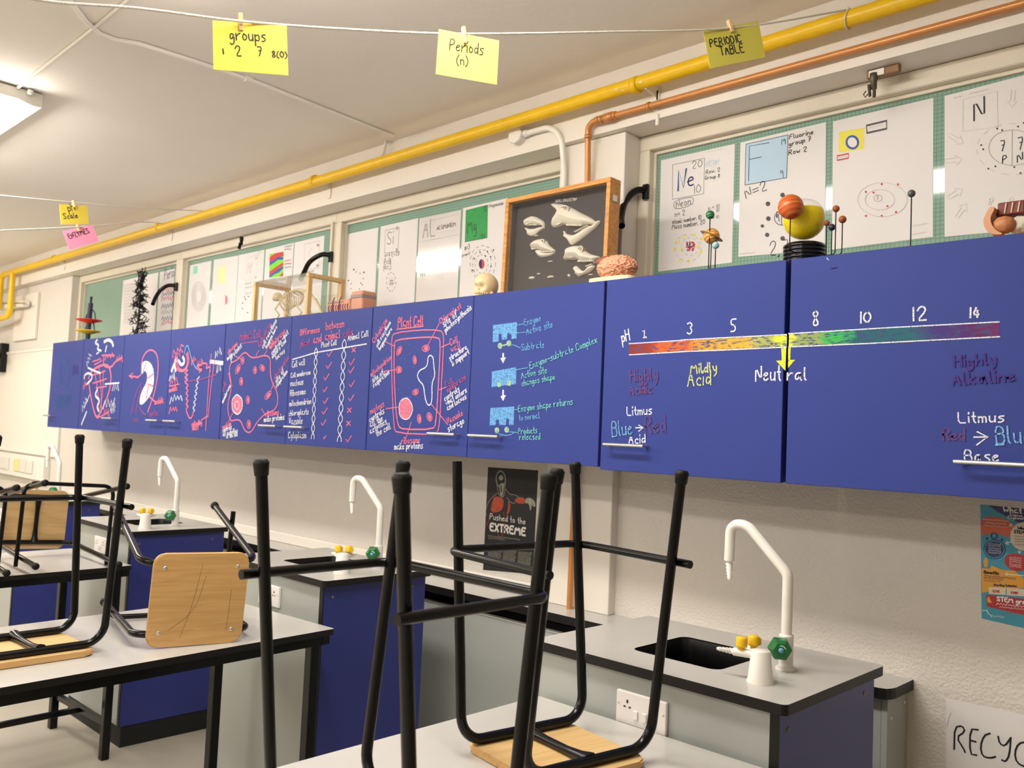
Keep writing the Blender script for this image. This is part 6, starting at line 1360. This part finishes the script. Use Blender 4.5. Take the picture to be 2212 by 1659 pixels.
# ---- tower model at the far end
t0 = on_y(190, 720, 2.26); Xt = t0.x
tw = thing('wire_tower', 'dark pole model with red and yellow discs at the far end of the cabinets', 'model', (Xt, 2.26, ZK))
zz = lambda py: on_y(195, py, 2.26).z
MB().lathe([(0.04, 0), (0.04, 0.02), (0.014, 0.03)], 16, 0, Matrix.Translation((Xt, 2.26, ZK+0.001))).build('foot', mat('teal_foot', (40, 140, 130), 0.4), tw)
MB().tube([(Xt, 2.26, ZK+0.02), (Xt+0.01, 2.26, zz(655))], 0.016, 10).build('pole', mat('dark_blue_pole', (30, 30, 66), 0.4), tw)
for dx in (-0.008, 0.004, 0.014): MB().tube([(Xt+dx+0.01, 2.26, zz(656)), (Xt+dx*1.5+0.008, 2.26, zz(641))], 0.003, 6).build('tip', M_black, tw)
for py, cl, r_ in ((692, (206, 40, 36), 0.085), (715, (232, 190, 30), 0.08)):
    MB().lathe([(0.016, -0.02), (r_, 0.0), (r_, 0.006), (0.016, 0.006)], 24, 0, Matrix.Translation((Xt, 2.26, zz(py)))).build('disc', mat('disc_%d' % py, cl, 0.4), tw)
    MB().tube([(Xt+r_*math.cos(a_), 2.26+0.01, zz(py)+0.005+0.07*math.sin(a_)) for a_ in [math.pi*k/16 for k in range(17)]], 0.0035, 6).build('wire_hoop', M_black, tw)
# ---- black branching model
q_ = on_y(302, 640, 2.42); Xb = q_.x; random.seed(3)
bm_ = thing('branching_model', 'spindly black branching tree model standing before the far window', 'model', (Xb, 2.42, ZK))
ztip = on_y(306, 579, 2.42).z
MB().tube([(Xb, 2.42, ZK+0.001), (Xb+0.01, 2.42, ztip)], [0.008, 0.004], 8).build('trunk', M_black, bm_)
m = MB()
for k in range(110):
    f_ = random.uniform(0.03, 0.97); z = ZK+(ztip-ZK)*f_; an = random.uniform(0, 2*math.pi); ln = random.uniform(0.07, 0.2)*(1.05-0.55*f_); d = Vector((math.cos(an), math.sin(an)*0.3, random.uniform(-0.25, 0.15)))
    p0 = Vector((Xb+0.01*f_, 2.42, z)); p1 = p0+d*ln*0.55+Vector((0, 0, random.uniform(-0.01, 0.02))); p2 = p0+d*ln
    m.tube([p0, p1, p2], [0.0045, 0.0035, 0.002], 5)
    for j in range(2): m.tube([p1, p1+Vector((random.uniform(-0.05, 0.05), random.uniform(-0.02, 0.02), random.uniform(-0.04, 0.04)))], 0.003, 5)
stuff(m.build('branches', M_black, bm_))

# ================================================================== STRINGS, PEGS AND CARDS
M_string = mat('white_string', (226, 220, 206), 0.9, bump=0.5, bscale=300)
def catmull(P, n=12):
    Q = []
    for i in range(len(P)-1):
        a = P[max(i-1, 0)]; b = P[i]; c = P[i+1]; d = P[min(i+2, len(P)-1)]
        for k in range(n):
            t = k/n; Q.append(0.5*((2*b)+(c-a)*t+(2*a-5*b+4*c-d)*t*t+(3*b-a-3*c+d)*t**3))
    Q.append(P[-1]); return Q
def at(px, py, d): return EYE+ray(px, py)*d
tie = on_y(1835, 30, yy)
s1 = [at(-160, -45, 1.42), at(100, 2, 1.58), at(300, 18, 1.7), at(540, 48, 1.85), at(800, 66, 1.94), at(1003, 73, 2.03), at(1300, 69, 2.2), at(1585, 60, 2.36), Vector((tie.x, yy-0.01, zy+0.03))]
st = tag(MB().tube(catmull(s1), 0.0027, 6).build('string', M_string), 'white string with three cards tied to the yellow pipe at the upper right', 'string', 'strings across the room')
kn = MB(); kn.tube([(tie.x+0.006*math.sin(a_), yy+0.0262*math.cos(a_), zy+0.006+0.0262*math.sin(a_)) for a_ in [2*math.pi*k/20 for k in range(20)]], 0.0022, 6, closed=True); kn.ball((tie.x, yy-0.012, zy+0.032), 0.005, 8, 6); kn.build('knot', M_string, st)
e2 = on_y(440, 460, yy); s2 = [at(-120, 408, 3.6), at(0, 422, 3.9), at(160, 437, 4.3), at(300, 449, 4.65), Vector((e2.x, yy, zy+0.02))]
tag(MB().tube(catmull(s2), 0.0027, 6).build('string', M_string), 'white string holding the small yellow card at the far left', 'string', 'strings across the room')
e3 = on_y(352, 486, yy); s3 = [at(-120, 506, 3.4), at(0, 498, 3.7), at(172, 490, 4.15), at(300, 480, 4.7), Vector((e3.x, yy, zy+0.02))]
tag(MB().tube(catmull(s3), 0.0027, 6).build('string', M_string), 'white string holding the pink card at the far left', 'string', 'strings across the room')
M_peg = wood('peg_wood', (222, 188, 138), (190, 146, 92), 'z', 4)
def card(name_label, cpx, depth, colr, lines, pegpx, peglabel, tilt=None):
    """a card hanging on the string, its four corners at one distance, seen almost square on"""
    cs = [at(p[0], p[1], d) for p, d in zip(cpx, depth)]
    o = cs[3]; r = (cs[2]-cs[3]).normalized(); up = (cs[0]-cs[3]); up = (up-r*up.dot(r)).normalized(); fr = Frame(o, r, up)
    pts = [(fr.r.dot(c_-o), fr.u.dot(c_-o)) for c_ in cs]
    t = thing('note_card', name_label, 'card', o, 'cards pegged on strings')
    MB().prism(fr, pts, -0.0006, 0.0006).build('card_paper', mat('card_%d_%d_%d' % colr, colr, 0.8), t)
    m = MB()
    for (s_, p0, p1, w, hs) in lines: text(m, fr, s_, p0, p1, w, hs, 0.0012, jit=0.06)
    stuff(m.build('lettering', M_ink, t))
    # clothes peg
    d = sum(depth)/4-0.004; p0, p1 = at(*pegpx[0], d), at(*pegpx[1], d); ax = (p1-p0).normalized(); side = fr.n; x = ax.cross(side).normalized()
    Mx = Matrix(((x.x, side.x, ax.x, p0.x), (x.y, side.y, ax.y, p0.y), (x.z, side.z, ax.z, p0.z), (0, 0, 0, 1))); L_ = (p1-p0).length; w = 0.0045
    pg = thing('clothes_peg', peglabel, 'peg', p1, 'wooden clothes pegs')
    for sgn in (-1, 1):
        mb = MB(); mb.rbox(-w, w, sgn*0.0035-0.0028, sgn*0.0035+0.0028, 0, L_, 0.001, 1, 0, Mx); mb.build('peg_half', M_peg, pg)
    MB().tube([Mx @ Vector((-w*1.2, 0.004*math.cos(k*0.7), L_*0.45+0.004*math.sin(k*0.7))) for k in range(10)], 0.0009, 5).build('spring', M_steel, pg)
    return t
card('yellow card lettered groups hanging at the upper left of the picture', [(459, 44), (619, 56), (623, 163), (461, 150)], (1.83, 1.88, 1.88, 1.83), (238, 214, 84), [('groups', (497, 86), (574, 90), 0.0024, 1.1), ('1', (479, 117), (483, 117), 0.0024, 0.35), ('2', (510, 121), (521, 121), 0.0024, 1.0), ('7', (558, 121), (568, 121), 0.0024, 1.0), ('8(0)', (588, 124), (620, 125), 0.0024, 0.9)], ((519, 30), (521, 68)), 'wooden clothes peg on the card lettered groups')
card('bright yellow card lettered Periods hanging at the top centre', [(948, 63), (1078, 88), (1073, 183), (941, 160)], (2.0, 2.03, 2.03, 2.0), (240, 232, 110), [('Periods', (971, 108), (1043, 119), 0.0024, 1.2), ('(n)', (986, 139), (1010, 142), 0.0024, 1.1)], ((1001, 58), (1005, 95)), 'wooden clothes peg on the card lettered Periods')
card('yellow-green card lettered PERIODIC TABLE overlapping the yellow pipe', [(1519, 68), (1638, 45), (1653, 124), (1534, 148)], (2.335, 2.385, 2.385, 2.335), (210, 200, 86), [('PERIODIC', (1535, 102), (1601, 91), 0.003, 1.0), ('TABLE', (1557, 120), (1607, 113), 0.003, 1.1)], ((1574, 43), (1581, 70)), 'wooden clothes peg on the card lettered PERIODIC TABLE')
card('small yellow card lettered pH Scale hanging at the far left', [(128, 441), (188, 445), (192, 484), (132, 485)], (4.22, 4.36, 4.36, 4.22), (236, 216, 78), [('pH', (148, 457), (162, 454), 0.004, 1.0), ('Scale', (138, 473), (168, 471), 0.004, 0.9)], ((158, 433), (161, 448)), 'wooden clothes peg on the small yellow card')
card('pink card lettered ENZYMES hanging in front of the yellow pipe', [(135, 499), (197, 487), (214, 521), (150, 540)], (4.08, 4.22, 4.22, 4.08), (246, 150, 184), [('ENZYMES', (150, 516), (194, 503), 0.004, 1.0)], ((167, 485), (171, 500)), 'wooden clothes peg on the pink card')
